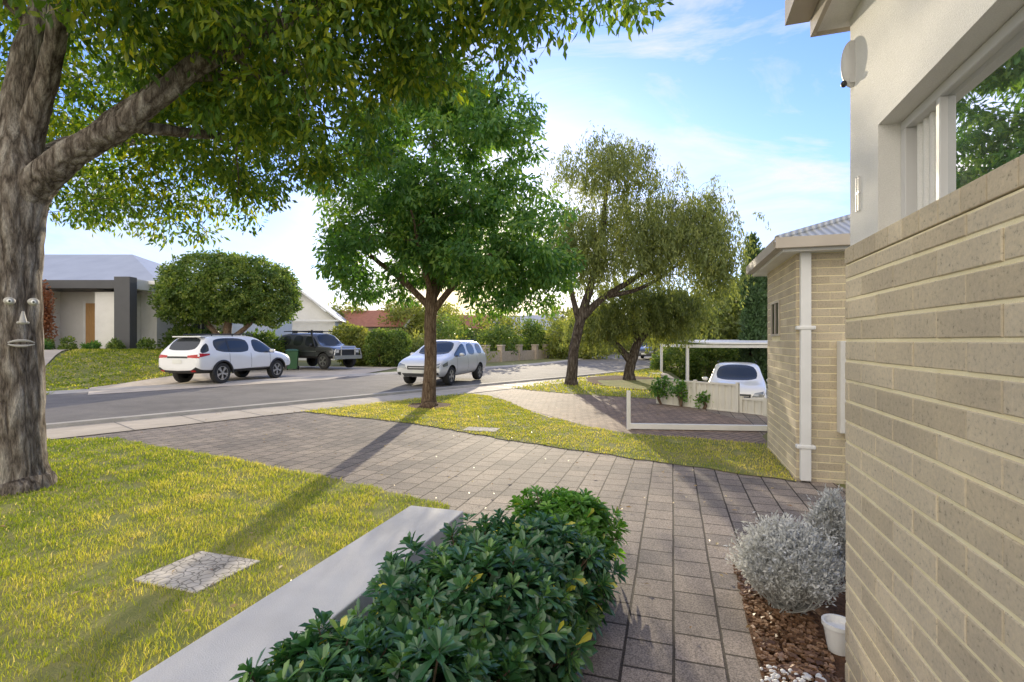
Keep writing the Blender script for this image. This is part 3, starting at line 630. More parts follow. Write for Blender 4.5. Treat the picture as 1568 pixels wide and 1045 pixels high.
p=C+BX*.26+AX*1.2; silver('silver_cushion_shrub',(p.x,p.y,.25),(.13,.13,.26),300,6)
p=C+BX*.055+AX*.29; par=empty('white_plant_pot',(p.x,p.y,.012)); mb=MB()
prof=[(.0,.0),(.045,.0),(.065,.12),(.072,.12),(.072,.14),(.062,.14),(.058,.11),(0,.11)]
n=24; vs=[];fs=[]
for r_,z_ in prof:
    for i in range(n): vs.append((r_*math.cos(6.2832*i/n),r_*math.sin(6.2832*i/n),z_))
for j in range(len(prof)-1):
    for i in range(n): fs.append((j*n+i,j*n+(i+1)%n,(j+1)*n+(i+1)%n,(j+1)*n+i))
mb.add(vs,fs); mb.obj('pot',[M_white],par,True)
par=empty('low_garden_wall',(E.x,E.y,0),HROT)
mb=MB(); mb.box(-7,0,0,.42,-.1,.30); o=mb.obj('rendered_wall',[M_cap],par,bevel=.008)
# ------------------------------------------------------------------ brick generator
def bricks(parent,name,x0,x1,z0,z1,rot=0,course=.086,bl=.30,jh=.011,jv=.004,depth=.03,holes=()):
    mb=MB(); r=0; z=z0
    while z<z1-.02:
        zt=min(z+course,z1)-jh; off=(r%2)*bl/2; x=x0-off
        while x<x1:
            a=max(x,x0);b=min(x+bl,x1)-jv
            if b-a>.02:
                hit=any(b>h[0] and a<h[1] and zt>h[2]+.001 and z<h[3]-.001 for h in holes)
                if hit:
                    segs=[]
                    for h in holes:
                        if zt>h[2] and z<h[3]:
                            if a<h[0]: segs.append((a,h[0]))
                            if b>h[1]: segs.append((h[1],b))
                else: segs=[(a,b)]
                for a,b in segs:
                    j=random.uniform(-.0014,.0014); c=.003; t1=random.uniform(-.0008,.0008); t2=random.uniform(-.0008,.0008)
                    v=[(a,-depth,z),(b,-depth,z),(b,-depth,zt),(a,-depth,zt),(a,-c+j,z+t1),(b,-c+j,z+t2),(b,-c+j,zt+t2),(a,-c+j,zt+t1),(a+c,j,z+c+t1),(b-c,j,z+c+t2),(b-c,j,zt-c+t2),(a+c,j,zt-c+t1)]
                    f=[(4,0,1,5),(5,1,2,6),(6,2,3,7),(7,3,0,4),(8,4,5,9),(9,5,6,10),(10,6,7,11),(11,7,4,8),(11,8,9,10)]
                    mb.add(v,f)
            x+=bl
        z+=course; r+=1
    o=mb.obj(name,[M_brick],parent); o.rotation_euler=(0,0,rot); return o
par=empty('brick_house',(C.x,C.y,0),HROT)
bricks(par,'brick_courses',-8,0,-.04,1.83,course=.086)
mb=MB(); mb.box(-8,-.004,-6,-.0040,-.05,1.825); mb.obj('mortar_backing',[M_mortar],par)
mb=MB(); x=-8
while x<0: 
    mb.box(x,min(x+.112,-.001),-.115,.0015,1.828,1.895,0,a=random.random()); x+=.116
mb.obj('brick_sill',[M_brick],par,bevel=.003)
mb=MB()
wx0,wx1,wz0,wz1=-3.2,-.312,1.896,2.30
mb.box(wx1,0,-6,-.02,1.896,2.9); mb.box(wx0,wx1-.0,-6,-.02,wz1,2.9) ; mb.box(-8,wx0,-6,-.02,1.896,2.9)
mb.box(wx0,wx1,-6,-.22,1.896,wz1)
o=mb.obj('rendered_upper_wall',[M_render],par)
mb=MB(); yf=-.09
def fr(x0,x1,z0,z1,y0=-.13,y1=yf,m=0): mb.box(x0,x1,y0,y1,z0,z1,m)
fr(wx0,wx1,1.897,1.935);fr(wx0,wx1,wz1-.035,wz1-.001);fr(wx1-.04,wx1-.001,1.935,wz1-.035);fr(wx0+.001,wx0+.04,1.935,wz1-.035)
fr(-.60,-.575,1.935,wz1-.035);fr(-1.95,-1.91,1.935,wz1-.035)
fr(wx0,wx1,1.9,1.915,-.09,-.06)
mb.obj('window_frame',[M_frame],par,bevel=.003)
mb=MB(); mb.box(wx0+.04,-.60,-.118,-.112,1.935,wz1-.035); mb.obj('window_glass',[M_glass],par)
mb=MB(); 
for i in range(10):
    xx=-.352-i*.023; mb.cyl((xx,-.14+.008*(i%2),1.935),(xx,-.14+.008*(i%2),wz1-.035),.014,n=10)
mb.box(-.575,-.352,-.17,-.15,1.935,wz1-.035)
mb.obj('curtain',[M_render],par,True)
mb=MB(); mb.box(-8,.05,-.3,.10,2.875,2.885,0); mb.box(-8,.05,.10,.118,2.86,3.02,1); mb.box(-8,.06,.12,.22,2.93,2.945,1); mb.box(-8,.06,.205,.22,2.945,3.04,1); mb.box(.05,.062,-6,.118,2.86,3.02,1)
mb.box(-8,.06,-6,-.3,2.9,2.92,0)
mb.obj('eave_and_gutter',[M_render,M_beige],par)
mb=MB(); mb.add([(-8,.2,3.03),(.08,.2,3.03),(.08,-4,4.4),(-8,-4,4.4)],[(0,1,2,3)]); mb.obj('roof',[M_roofg],par)
par2=empty('outdoor_wall_light',(C.x,C.y,0),HROT)
mb=MB(); mb.ell((-.045,-.012,2.665),(.024,.040,.10),0,20,14); mb.ell((-.045,.016,2.585),(.014,.012,.014),1,14,8); mb.box(-.065,-.025,-.02,.0,2.58,2.75,0)
mb.obj('housing',[M_frame,M_black],par2,True)
mb=MB(); mb.box(-.125,-.12,-.02,-.012,2.03,2.17); mb.box(-.10,-.095,-.02,-.012,2.03,2.17); mb.box(-.13,-.09,-.02,-.012,2.10,2.106); o=mb.obj('wall_hook',[M_frame]); o.location=C; o.rotation_euler=(0,0,HROT)
HC=Vector((3.05,5.5,0)); par=empty('neighbour_brick_house',(HC.x,HC.y,0),HROT)
bricks(par,'side_bricks',0,1.74,-.04,2.44,holes=((.85,1.4,1.56,2.01),),bl=.24)
bricks(par,'front_bricks',-5,0,-.04,2.44,rot=math.pi/2,bl=.24)
mb=MB(); mb.box(.004,1.735,-5,-.0040,-.05,2.45); mb.box(1.735,9,-7,-1.6,-.9,2.45); mb.obj('mortar_backing',[M_mortar],par)
mb=MB(); mb.box(.86,1.39,-.02,.004,1.57,2.0,1); 
for b_ in((.85,1.4,1.56,1.59),(.85,1.4,1.98,2.01),(.85,.89,1.59,1.98),(1.36,1.4,1.59,1.98),(1.11,1.14,1.59,1.98)): mb.box(b_[0],b_[1],-.01,.016,b_[2],b_[3],0)
mb.obj('side_window',[M_beige,M_cglass],par)
mb=MB()
mb.box(-.2,1.92,-6,.15,2.44,2.455,0)
mb.box(-.2,1.92,.15,.165,2.43,2.56,0);mb.box(-.215,-.2,-6,.165,2.43,2.56,0)
mb.box(-.2,1.92,.167,.25,2.46,2.475,1);mb.box(-.2,1.92,.238,.25,2.475,2.57,1);mb.box(-.30,-.217,-6,.25,2.46,2.475,1);mb.box(-.30,-.288,-6,.25,2.475,2.57,1)
mb.box(1.92,1.935,-6,.15,2.43,2.56,0)
mb.obj('fascia_and_gutter',[M_white,M_beige],par)
def corr():
    m,nt,b=new_mat('corrugated_roof'); co=coords(nt); 
    w=N(nt,'ShaderNodeTexWave',bands_direction='Y',Scale=4.0); nt.links.new(co,w.inputs['Vector'])
    r=ramp(nt,w.outputs['Fac'],[(0,(.30,.31,.31)),(.5,(.46,.47,.47)),(1,(.52,.53,.53))]); nt.links.new(r.outputs[0],b.inputs['Base Color']); b.inputs['Roughness'].default_value=.5
    bp=N(nt,'ShaderNodeBump',Strength=.8,Distance=.02); nt.links.new(w.outputs['Fac'],bp.inputs['Height']); nt.links.new(bp.outputs[0],b.inputs['Normal']); return m
M_corr=corr()
mb=MB(); z0=2.55;zr=3.0
mb.add([(-.28,.23,z0),(1.95,.23,z0),(.83,-.9,zr),(.83,-7,zr),(-.28,-7,z0),(1.95,-7,z0)],[(0,2,1),(0,4,3,2),(1,2,3,5)])
mb.add([(1.7,-1.3,z0),(9.2,-1.3,z0),(9.2,-8,z0),(1.7,-8,z0),(5,-4,3.4),(6,-4,3.4)],[(0,1,5,4),(1,2,5),(2,3,4,5),(3,0,4)])
mb.cyl((-.28,.23,z0+.01),(.83,-.9,zr+.01),.035,n=8);mb.cyl((.83,-.9,zr+.01),(.83,-7,zr+.01),.035,n=8)
mb.obj('roof',[M_corr],par)
mb=MB(); mb.box(-.085,-.008,-.13,-.03,.02,2.44); 
for z in(.36,1.62): mb.box(-.095,-.004,-.17,.01,z,z+.04)
mb.obj('downpipe',[M_white],par,bevel=.01)
mb=MB(); mb.box(-.14,-.006,-.95,-.38,.55,1.50); mb.box(-.152,-.14,-.90,-.43,.60,1.45); mb.box(-.07,-.02,-.6,-.56,.03,.55); mb.obj('meter_box',[M_render],par,bevel=.008)
# ------------------------------------------------------------------ post and rail, fence, carport
par=empty('white_post_and_rail')
mb=MB(); mb.box(1.94,2.0,8.62,8.68,0,.66); mb.obj('post',[M_white],par,bevel=.006)
mb=MB(); M=Matrix.Translation((2.0,8.65,0))@Matrix.Rotation(math.atan2(-.22,2.3),4,'Z'); mb.box(0,2.35,-.04,.04,.02,.11,0,M); mb.obj('rail',[M_white],par,bevel=.006)
M_fence=noisy('cream_sheet_fence',(.66,.63,.56),(.76,.73,.66),1.5,.6,0,50)
def sheetfence(x0,y0,LL,zt,zb=0):
    par=empty('sheet_metal_fence',(x0,y0,zb),math.atan2(-1.95,1.6)); mb=MB(); x=0; pts=[]
    while x<LL: pts+= [(x,0),(x+.07,0),(x+.085,-.02),(x+.125,-.02)]; x+=.14
    vs=[(a,b,.0) for a,b in pts]+[(a,b,zt) for a,b in pts]; n=len(pts)
    mb.add(vs,[(i,i+1,n+i+1,n+i) for i in range(n-1)])
    mb.box(-.02,LL+.03,-.035,.02,zt,zt+.04);mb.box(-.02,LL+.03,-.035,.02,.0,.03)
    for xx in(0,LL*.5,LL): mb.box(xx-.03,xx+.03,-.04,.025,0,zt+.07)
    mb.obj('panels',[M_fence],par)
sheetfence(3.5,12.25,1.95,.56); sheetfence(4.8,10.7,1.0,.30,-.02)
bush('ivy_plant',[(3.52,12.05,.42,.24,.10,.20),(3.85,11.65,.36,.28,.07,.20),(4.2,11.25,.22,.22,.06,.16)],60,.075,.028,M_leafB,R2,16,.09,.7)
zc=-.8; par=empty('white_carport'); mb=MB()
for x,y in((6.85,20),(11.5,19.2),(7.3,25),(12,24.2)): mb.box(x-.05,x+.05,y-.05,y+.05,zc,1.24)
def beam(a,b,z,h=.12): 
    a=Vector((*a,z));b=Vector((*b,z)); M=Matrix.Translation(a)@Matrix.Rotation(math.atan2(b.y-a.y,b.x-a.x),4,'Z'); mb.box(0,(b-a).length,-.045,.045,0,h,0,M)
beam((6.8,20),(11.5,19.2),1.24);beam((6.85,20.05),(7.3,25),1.24);beam((11.5,19.25),(12,24.2),1.24)
mb.add([(7.6,19.7,1.38),(11.6,19,1.38),(12.1,24.4,1.5),(8.0,25.2,1.5),(7.6,19.7,1.44),(11.6,19,1.44),(12.1,24.4,1.56),(8.0,25.2,1.56)],[(3,2,1,0),(4,5,6,7),(0,1,5,4),(1,2,6,5),(2,3,7,6),(3,0,4,7)])
mb.obj('frame_and_roof',[M_white],par)
# ------------------------------------------------------------------ left modern house and far houses
par=empty('modern_white_house'); zb=.85
mb=MB(); mb.box(-32,-17.0,24.5,34,zb,4.15); mb.box(-18.9,-17.75,23.2,24.49,zb,3.72); mb.box(-17.0,-14.6,26.5,34,zb,4.0); mb.box(-32,-21.6,22.9,24.49,zb,4.1); mb.obj('walls',[M_render],par)
mb=MB(); mb.box(-21.6,-17.66,22.8,24.49,3.85,4.22); mb.box(-17.65,-16.95,22.7,23.15,zb,4.36); mb.box(-21.6,-21.3,22.85,23.1,zb,3.84); mb.obj('portico',[M_dark],par,bevel=.01)
mb=MB(); mb.box(-17.6,-17.0,23.16,24.49,3.85,4.3); mb.obj('portico_return',[M_render],par)
mb=MB(); mb.box(-20.35,-19.25,24.44,24.49,1.05,3.3,0); mb.box(-20.45,-20.35,24.42,24.49,1.0,3.4,1);mb.box(-19.25,-19.15,24.42,24.49,1.0,3.4,1);mb.box(-19.85,-19.65,24.43,24.44,1.3,3.1,2); mb.obj('front_door',[M_timber,M_white,M_cglass],par)
mb=MB(); mb.box(-16.5,-15.6,26.46,26.5,1.6,3.4,0); mb.box(-16.55,-16.5,26.44,26.5,1.55,3.45,1);mb.box(-15.6,-15.55,26.44,26.5,1.55,3.45,1);mb.box(-16.1,-16.05,26.44,26.5,1.55,3.45,1); mb.obj('windows',[M_cglass,M_white],par)
mb=MB(); mb.add([(-32.5,24,4.3),(-16.6,24,4.3),(-16.6,34.5,4.3),(-32.5,34.5,4.3),(-27,29,6.4),(-21.5,29,6.4)],[(0,1,5,4),(1,2,5),(2,3,4,5),(3,0,4)],0); mb.box(-32.5,-16.6,23.95,24.0,4.15,4.32,1)
mb.add([(-17.3,26,4.05),(-14.2,26,4.05),(-14.2,34,4.05),(-17.3,34,4.05),(-15.8,28,4.8),(-15.8,32,4.8)],[(0,1,4),(1,2,5,4),(2,3,5),(3,0,4,5)],0)
mb.obj('roof',[M_roofg,M_white],par)
def gable(name,x,y,w,d,zw,zr,wm,rm,rz=0,z0=0):
    par=empty(name,(x,y,z0),rz); mb=MB(); mb.box(-w/2,w/2,-d/2,d/2,0,zw); mb.add([(-w/2,-d/2,zw),(w/2,-d/2,zw),(0,-d/2,zr-.1)],[(0,1,2)]); mb.obj('walls',[wm],par)
    mb=MB(); o=.4
    for s in(-1,1): mb.add([(0,-d/2-o,zr),(0,d/2+o,zr),(s*(w/2+o),d/2+o,zw-.1),(s*(w/2+o),-d/2-o,zw-.1)],[(0,1,2,3)])
    mb.obj('roof',[rm],par)
    mb=MB(); mb.box(-w/2-.4,w/2+.4,-d/2-.45,-d/2-.40,zw-.18,zw-.05,0)
    for s in(-1,1): mb.cyl((0,-d/2-.42,zr-.02),(s*(w/2+.4),-d/2-.42,zw-.12),.09,n=6)
    mb.box(-w*.3,-w*.05,-d/2-.03,-d/2,1,2.3,1); mb.box(w*.1,w*.32,-d/2-.03,-d/2,1,2.3,1); mb.obj('trim_and_windows',[M_white,M_cglass],par)
gable('white_gabled_house',-17.2,44,5.0,9,3.2,5.4,M_render,M_roofg,.2)
gable('grey_roof_house',-22.5,42,9,8,3.0,3.9,M_render,M_roofg,1.5)
gable('red_roof_house',-13.4,50,6,8,2.9,4.5,M_brickfar,M_roofr,1.4)
gable('grey_roof_house',1.5,62,8,9,2.8,4.6,M_render,M_roofg,1.1)
gable('brick_bungalow',-5.5,56,7,8,2.8,4.3,M_brickfar,M_roofr,1.3)
par=empty('brick_pier_fence'); mb=MB(); mc=MB()
wl=[(-3.5,34.2),(-.8,37.5),(1.9,42),(4.4,48),(7,56),(10.5,68)]
for i in range(len(wl)-1):
    a=Vector((*wl[i],0));b=Vector((*wl[i+1],0)); L_=(b-a).length; M=Matrix.Translation(a)@Matrix.Rotation(math.atan2(b.y-a.y,b.x-a.x),4,'Z')
    mb.box(0,L_,-.1,.1,0,.75,0,M); k=0
    while k<L_: mb.box(k-.2,k+.2,-.2,.2,0,1.15,0,M); mc.box(k-.24,k+.24,-.24,.24,1.15,1.22,0,M); k+=2.6
mb.obj('wall_and_piers',[M_brickfar],par); mc.obj('pier_caps',[M_conc],par)
M_pole=noisy('weathered_pole',(.20,.17,.15),(.3,.27,.23),3,.9,.2,30)
for x,y,h in((-5.6,45,3.6),(4.1,44,2.2)):
    mb=MB(); mb.cyl((x,y,0),(x,y,h),.11,.09,10)
    if h>3: mb.box(x-.7,x+.7,y-.05,y+.05,h-.4,h-.28)
    else: mb.cyl((x,y,h),(x-.4,y,h+.1),.04,.04,8); mb.box(x-.6,x-.3,y-.06,y+.06,h+.06,h+.14)
    mb.obj('utility_pole' if h>3 else 'street_post',[M_pole])
# ------------------------------------------------------------------ vehicles
def wheel(parent,nm,x,y,r,w=.22,side=1,nsp=5):
    mb=MB(); n=28
    prof=[(r*.62,-w/2),(r*.93,-w/2),(r,-w*.36),(r,w*.36),(r*.93,w/2),(r*.66,w/2),(r*.62,w*.42)]
    v=[];f=[]
    for R_,yy in prof:
        for i in range(n): t=6.28319*i/n; v.append((x+R_*math.cos(t),y+side*yy,r+R_*math.sin(t)))
    for j in range(len(prof)-1):
        for i in range(n): f.append((j*n+i,j*n+(i+1)%n,(j+1)*n+(i+1)%n,(j+1)*n+i))
    mb.add(v,f,0)
    c=[(x,y+side*w*.25,r)]; rv=[(x+r*.66*math.cos(6.28319*i/n),y+side*w*.25,r+r*.66*math.sin(6.28319*i/n)) for i in range(n)]
    mb.add(c+rv,[(0,1+i,1+(i+1)%n) for i in range(n)],2)
    v=[];f=[]
    for R_,yy in((r*.67,w*.30),(r*.67,w*.47),(r*.60,w*.47),(r*.58,w*.30)):
        for i in range(n): t=6.28319*i/n; v.append((x+R_*math.cos(t),y+side*yy,r+R_*math.sin(t)))
    for j in range(3):
        for i in range(n): f.append((j*n+i,j*n+(i+1)%n,(j+1)*n+(i+1)%n,(j+1)*n+i))
    mb.add(v,f,1)
    for k in range(nsp):
        for dt in(-.13,.13):
            M=Matrix.Translation((x,y+side*w*.40,r))@Matrix.Rotation(6.28319*k/nsp+dt+.3,4,'Y'); mb.box(.02,r*.62,-.012,.012,-.018,.018,1,M)
    mb.cyl((x,y+side*w*.30,r),(x,y+side*w*.46,r),r*.16,n=12,m=1)
    return mb.obj(nm,[M_rubber,M_alloy,M_black],parent,True)
def car(name,locn,head,st,W,paint,r,xf,xr,clad=None,details=None,sub=2):
    par=empty(name,locn,head); n=len(st); V=[];F=[];MI=[]
    def ring(s):
        x,zb,be_,tp,wb,wt,_=s; dz=tp-be_
        h=[(0,zb),(wb*.84,zb),(wb*.985,zb+.13),(wb*1.01,zb+(be_-zb)*.58),(wb*.975,be_),(wt+.035,be_+dz*.84),(wt*.91,be_+dz*.985),(0,tp+.012)]
        return [(x,y,z) for y,z in h]+[(x,-y,z) for y,z in h[-2:0:-1]]
    K=14
    for s in st: V+=ring(s)
    for i in range(n-1):
        fl=st[i][6]
        for j in range(K):
            a=i*K+j;b=i*K+(j+1)%K; F.append((a,a+K,b+K,b))
            row=j if j<7 else 13-j
            m=0
            if row==0: m=2
            elif row==1 and clad: m=2
            elif row==4 and fl in'GW': m=1
            elif row==6 and fl in 'W': m=1
            elif row==5 and fl=='W': m=0
            MI.append(m)
    F.append(tuple(range(K))); MI.append(0); F.append(tuple((n-1)*K+k for k in range(K-1,-1,-1))); MI.append(0)
    me=bpy.data.meshes.new('body'); me.from_pydata(V,[],F); 
    for m_ in(paint,M_cglass,M_black): me.materials.append(m_)
    me.polygons.foreach_set('material_index',MI)
    bm=bmesh.new(); bm.from_mesh(me); bmesh.ops.recalc_face_normals(bm,faces=bm.faces[:])
    cr=bm.edges.layers.float.new('crease_edge')
    for e in bm.edges:
        ms={f.material_index for f in e.link_faces}
        if len(ms)>1: e[cr]=.75
        elif len(e.link_faces)==2 and any(len(f.verts)>4 for f in e.link_faces): e[cr]=.5
    bm.to_mesh(me); bm.free()
    ob=link(bpy.data.objects.new('body',me),None)
    ss=ob.modifiers.new('s','SUBSURF'); ss.levels=sub; ss.render_levels=sub
    cm=MB()
    for xx in(xf,xr):
        for s in(-1,1): cm.cyl((xx,s*(W/2-.27),r),(xx,s*(W/2+.2),r),r+.055,n=32)
    cut=cm.obj('cut',[M_black])
    bo=ob.modifiers.new('b','BOOLEAN'); bo.object=cut; bo.operation='DIFFERENCE'; bo.solver='EXACT'
    try: bo.material_mode='TRANSFER'
    except Exception: pass
    dg=bpy.context.evaluated_depsgraph_get(); ev=ob.evaluated_get(dg); me2=bpy.data.meshes.new_from_object(ev,depsgraph=dg)
    bvh=BVHTree.FromPolygons([v.co.copy() for v in me2.vertices],[tuple(p.vertices) for p in me2.polygons])
    bpy.data.objects.remove(ob); bpy.data.objects.remove(cut)
    me2.polygons.foreach_set('use_smooth',[True]*len(me2.polygons))
    try: me2.set_sharp_from_angle(angle=math.radians(38))
    except Exception: pass
    body=link(bpy.data.objects.new('body',me2),par)
    for k,(xx,lab) in enumerate(((xf,'front'),(xr,'rear'))):
        for s,l2 in((1,'left'),(-1,'right')): wheel(par,'wheel_%s_%s'%(lab,l2),xx,s*(W/2-.13),r,.22,s)
    D=MB()
    def decal(face,q,m,off=.006,nx=6,ny=3,th=0):
        pts=[]
        for j in range(ny+1):
            for i in range(nx+1):
                u=i/nx;v=j/ny
                a=(Vector(q[0])*(1-u)+Vector(q[1])*u)*(1-v)+(Vector(q[3])*(1-u)+Vector(q[2])*u)*v
                if face=='L': o=Vector((a.x,3,a.y));d=Vector((0,-1,0))
                elif face=='R': o=Vector((a.x,-3,a.y));d=Vector((0,1,0))
                elif face=='F': o=Vector((5,a.x,a.y));d=Vector((-1,0,0))
                elif face=='B': o=Vector((-5,a.x,a.y));d=Vector((1,0,0))
                else: o=Vector((a.x,a.y,5));d=Vector((0,0,-1))
                h=bvh.ray_cast(o,d)
                if h[0] is None: return
                pts.append(h[0]-d*off)
        D.add(pts,[(j*(nx+1)+i,j*(nx+1)+i+1,(j+1)*(nx+1)+i+1,(j+1)*(nx+1)+i) for j in range(ny) for i in range(nx)],m)
    def side(q,m,off=.006,nx=6,ny=3):
        decal('L',q,m,off,nx,ny); decal('R',q,m,off,nx,ny)
    def sym(face,q,m,off=.006,nx=5,ny=3):
        decal(face,q,m,off,nx,ny); decal(face,[(-a,b) for a,b in q],m,off,nx,ny)
    P=dict(black=0,glass=1,red=2,lamp=3,plate=4,paint=5,alloy=6)
    details(side,sym,decal,P,D)
    D.obj('trim_and_lights',[M_black,M_cglass,M_red,M_lamp,M_plate,paint,M_alloy],par,True)
    return par
suv=[(-2.29,.48,.88,.95,.76,.66,'P'),(-2.24,.42,1.0,1.06,.86,.70,'P'),(-2.17,.38,1.06,1.14,.89,.72,'W'),(-1.80,.36,1.10,1.60,.905,.64,'P'),(-1.66,.36,1.10,1.64,.915,.65,'G'),(-1.0,.34,1.07,1.68,.92,.655,'G'),(-.92,.34,1.07,1.68,.92,.655,'G'),(.0,.34,1.04,1.69,.925,.655,'P'),(.09,.34,1.04,1.69,.925,.655,'G'),(.62,.34,1.03,1.64,.925,.65,'W'),(1.28,.34,1.01,1.10,.92,.74,'P'),(1.75,.34,.97,1.04,.91,.72,'P'),(2.12,.36,.86,.94,.88,.68,'P'),(2.28,.42,.74,.80,.78,.58,'P')]
def det_suv(side,sym,decal,P,D):
    for x in(-.02,.95,-1.02): side([(x-.006,.45),(x+.006,.45),(x+.006,1.04),(x-.006,1.04)],P['black'],.003,1,8)
    side([(-1.15,.36),(.95,.36),(.95,.50),(-1.15,.46)],P['black'],.008,8,2)
    side([(.30,.90),(.48,.90),(.48,.93),(.30,.93)],P['paint'],.02,3,1); side([(-.62,.91),(-.44,.91),(-.44,.94),(-.62,.94)],P['paint'],.02,3,1)
    side([(-1.04,1.1),(-.98,1.1),(-.98,1.55),(-1.04,1.55)],P['black'],.004,1,5)
    sym('B',[(.42,.92),(.85,.90),(.85,1.03),(.42,.99)],P['red'],.012); side([(-2.22,.93),(-1.85,1.0),(-1.85,1.05),(-2.2,1.06)],P['red'],.01)
    decal('B',[(-.80,.36),(.80,.36),(.80,.64),(-.80,.64)],P['black'],.012,10,4); decal('B',[(-.42,.90),(.42,.90),(.42,.96),(-.42,.96)],P['black'],.008,6,1)
    decal('B',[(-.19,.72),(.19,.72),(.19,.84),(-.19,.84)],P['plate'],.014,4,2); sym('B',[(.55,.44),(.72,.44),(.72,.50),(.55,.50)],P['red'],.018)
    sym('F',[(.45,.78),(.82,.80),(.8,.90),(.45,.86)],P['lamp'],.01); decal('F',[(-.45,.5),(.45,.5),(.45,.8),(-.45,.8)],P['black'],.01,8,3)
    for s in(-1,1):
        D.ell((.92,s*1.02,1.10),(.09,.11,.07),P['paint'],12,8)
        D.cyl((-1.5,s*.60,1.70),(.35,s*.60,1.73),.018,n=8,m=P['black'])
        for a in(-1.5,-.6,.35): D.cyl((a,s*.60,1.64),(a,s*.60,1.72),.02,n=6,m=P['black'])
        for xx in(1.36,-1.33):
            for i in range(14):
                t0=math.pi*(-.02+1.04*i/14);t1=math.pi*(-.02+1.04*(i+1)/14); rr_=.425
                D.cyl((xx+rr_*math.cos(t0),s*.925,.365+rr_*math.sin(t0)),(xx+rr_*math.cos(t1),s*.925,.365+rr_*math.sin(t1)),.036,n=6,m=P['black'])
    D.box(-1.95,-1.72,-.60,.60,1.60,1.635,P['paint'])
hd=math.radians(90-15)
def place(px,py,lx,ly,head):
    c,s=math.cos(head),math.sin(head); return (px-(c*lx-s*ly),py-(s*lx+c*ly))
x,y=place(-10.0,17.7,-1.33,-.9,hd)
car('white_suv',(x,y,.03),hd,suv,1.85,M_wpaint,.365,1.36,-1.33,True,det_suv)
hon=[(-2.08,.42,.85,.92,.72,.62,'P'),(-2.04,.36,.95,1.02,.80,.66,'P'),(-1.98,.33,.97,1.06,.83,.66,'W'),(-1.70,.32,.98,1.44,.845,.62,'P'),(-1.58,.30,.98,1.47,.85,.63,'G'),(-.95,.30,.96,1.50,.86,.635,'P'),(-.87,.30,.96,1.50,.86,.635,'G'),(-.10,.28,.94,1.51,.865,.635,'P'),(-.02,.28,.94,1.51,.865,.635,'G'),(.28,.28,.93,1.47,.865,.63,'W'),(1.10,.28,.93,.985,.86,.76,'P'),(1.65,.28,.86,.905,.85,.72,'P'),(1.98,.29,.74,.78,.82,.70,'P'),(2.10,.30,.60,.64,.78,.66,'P')]
def det_hon(side,sym,decal,P,D):
    for x in(-.06,.88,-.92): side([(x-.006,.38),(x+.006,.38),(x+.006,.95),(x-.006,.95)],P['black'],.003,1,8)
    side([(.24,.81),(.40,.81),(.40,.84),(.24,.84)],P['paint'],.02,3,1); side([(-.66,.82),(-.50,.82),(-.50,.85),(-.66,.85)],P['paint'],.02,3,1)
    sym('F',[(.42,.58),(.74,.60),(.80,.76),(.50,.70)],P['lamp'],.012); decal('F',[(-.38,.54),(.38,.54),(.40,.66),(-.40,.66)],P['black'],.010,8,3); decal('F',[(-.34,.59),(.34,.59),(.34,.61),(-.34,.61)],P['alloy'],.018,5,1)
    decal('F',[(-.50,.31),(.50,.31),(.58,.42),(-.58,.42)],P['black'],.010,8,3); decal('F',[(-.19,.42),(.19,.42),(.19,.53),(-.19,.53)],P['plate'],.02,4,2); sym('F',[(.62,.36),(.74,.36),(.74,.45),(.62,.45)],P['black'],.01)
    side([(1.62,.66),(1.94,.62),(1.94,.70),(1.62,.79)],P['lamp'],.008)
    sym('B',[(.55,.8),(.8,.8),(.78,1.0),(.55,1.0)],P['red'],.01)
    for s in(-1,1):
        D.ell((.72,s*.95,1.00),(.08,.10,.065),P['paint'],12,8)
        D.cyl((-1.4,s*.60,1.51),(.1,s*.60,1.53),.015,n=6,m=P['black'])
hh=math.radians(90+180-18)
x,y=place(-2.05,17.15,1.30,.8,hh)
car('silver_family_car',(x,y,.03),hh,hon,1.72,M_spaint,.31,1.30,-1.25,False,det_hon)
pat=[(-2.35,.6,1.05,1.12,.82,.74,'P'),(-2.33,.55,1.12,1.2,.90,.76,'P'),(-2.28,.52,1.15,1.25,.92,.76,'W'),(-2.15,.5,1.15,1.76,.93,.70,'P'),(-2.0,.5,1.15,1.80,.93,.70,'G'),(-1.05,.5,1.14,1.84,.93,.70,'P'),(-.95,.5,1.14,1.84,.93,.70,'G'),(-.1,.5,1.13,1.84,.93,.70,'P'),(0,.5,1.13,1.84,.93,.70,'G'),(.55,.5,1.13,1.78,.93,.68,'W'),(1.0,.5,1.12,1.18,.92,.76,'P'),(1.7,.5,1.10,1.16,.91,.76,'P'),(2.05,.52,1.02,1.08,.90,.74,'P'),(2.15,.58,.90,.96,.84,.68,'P')]
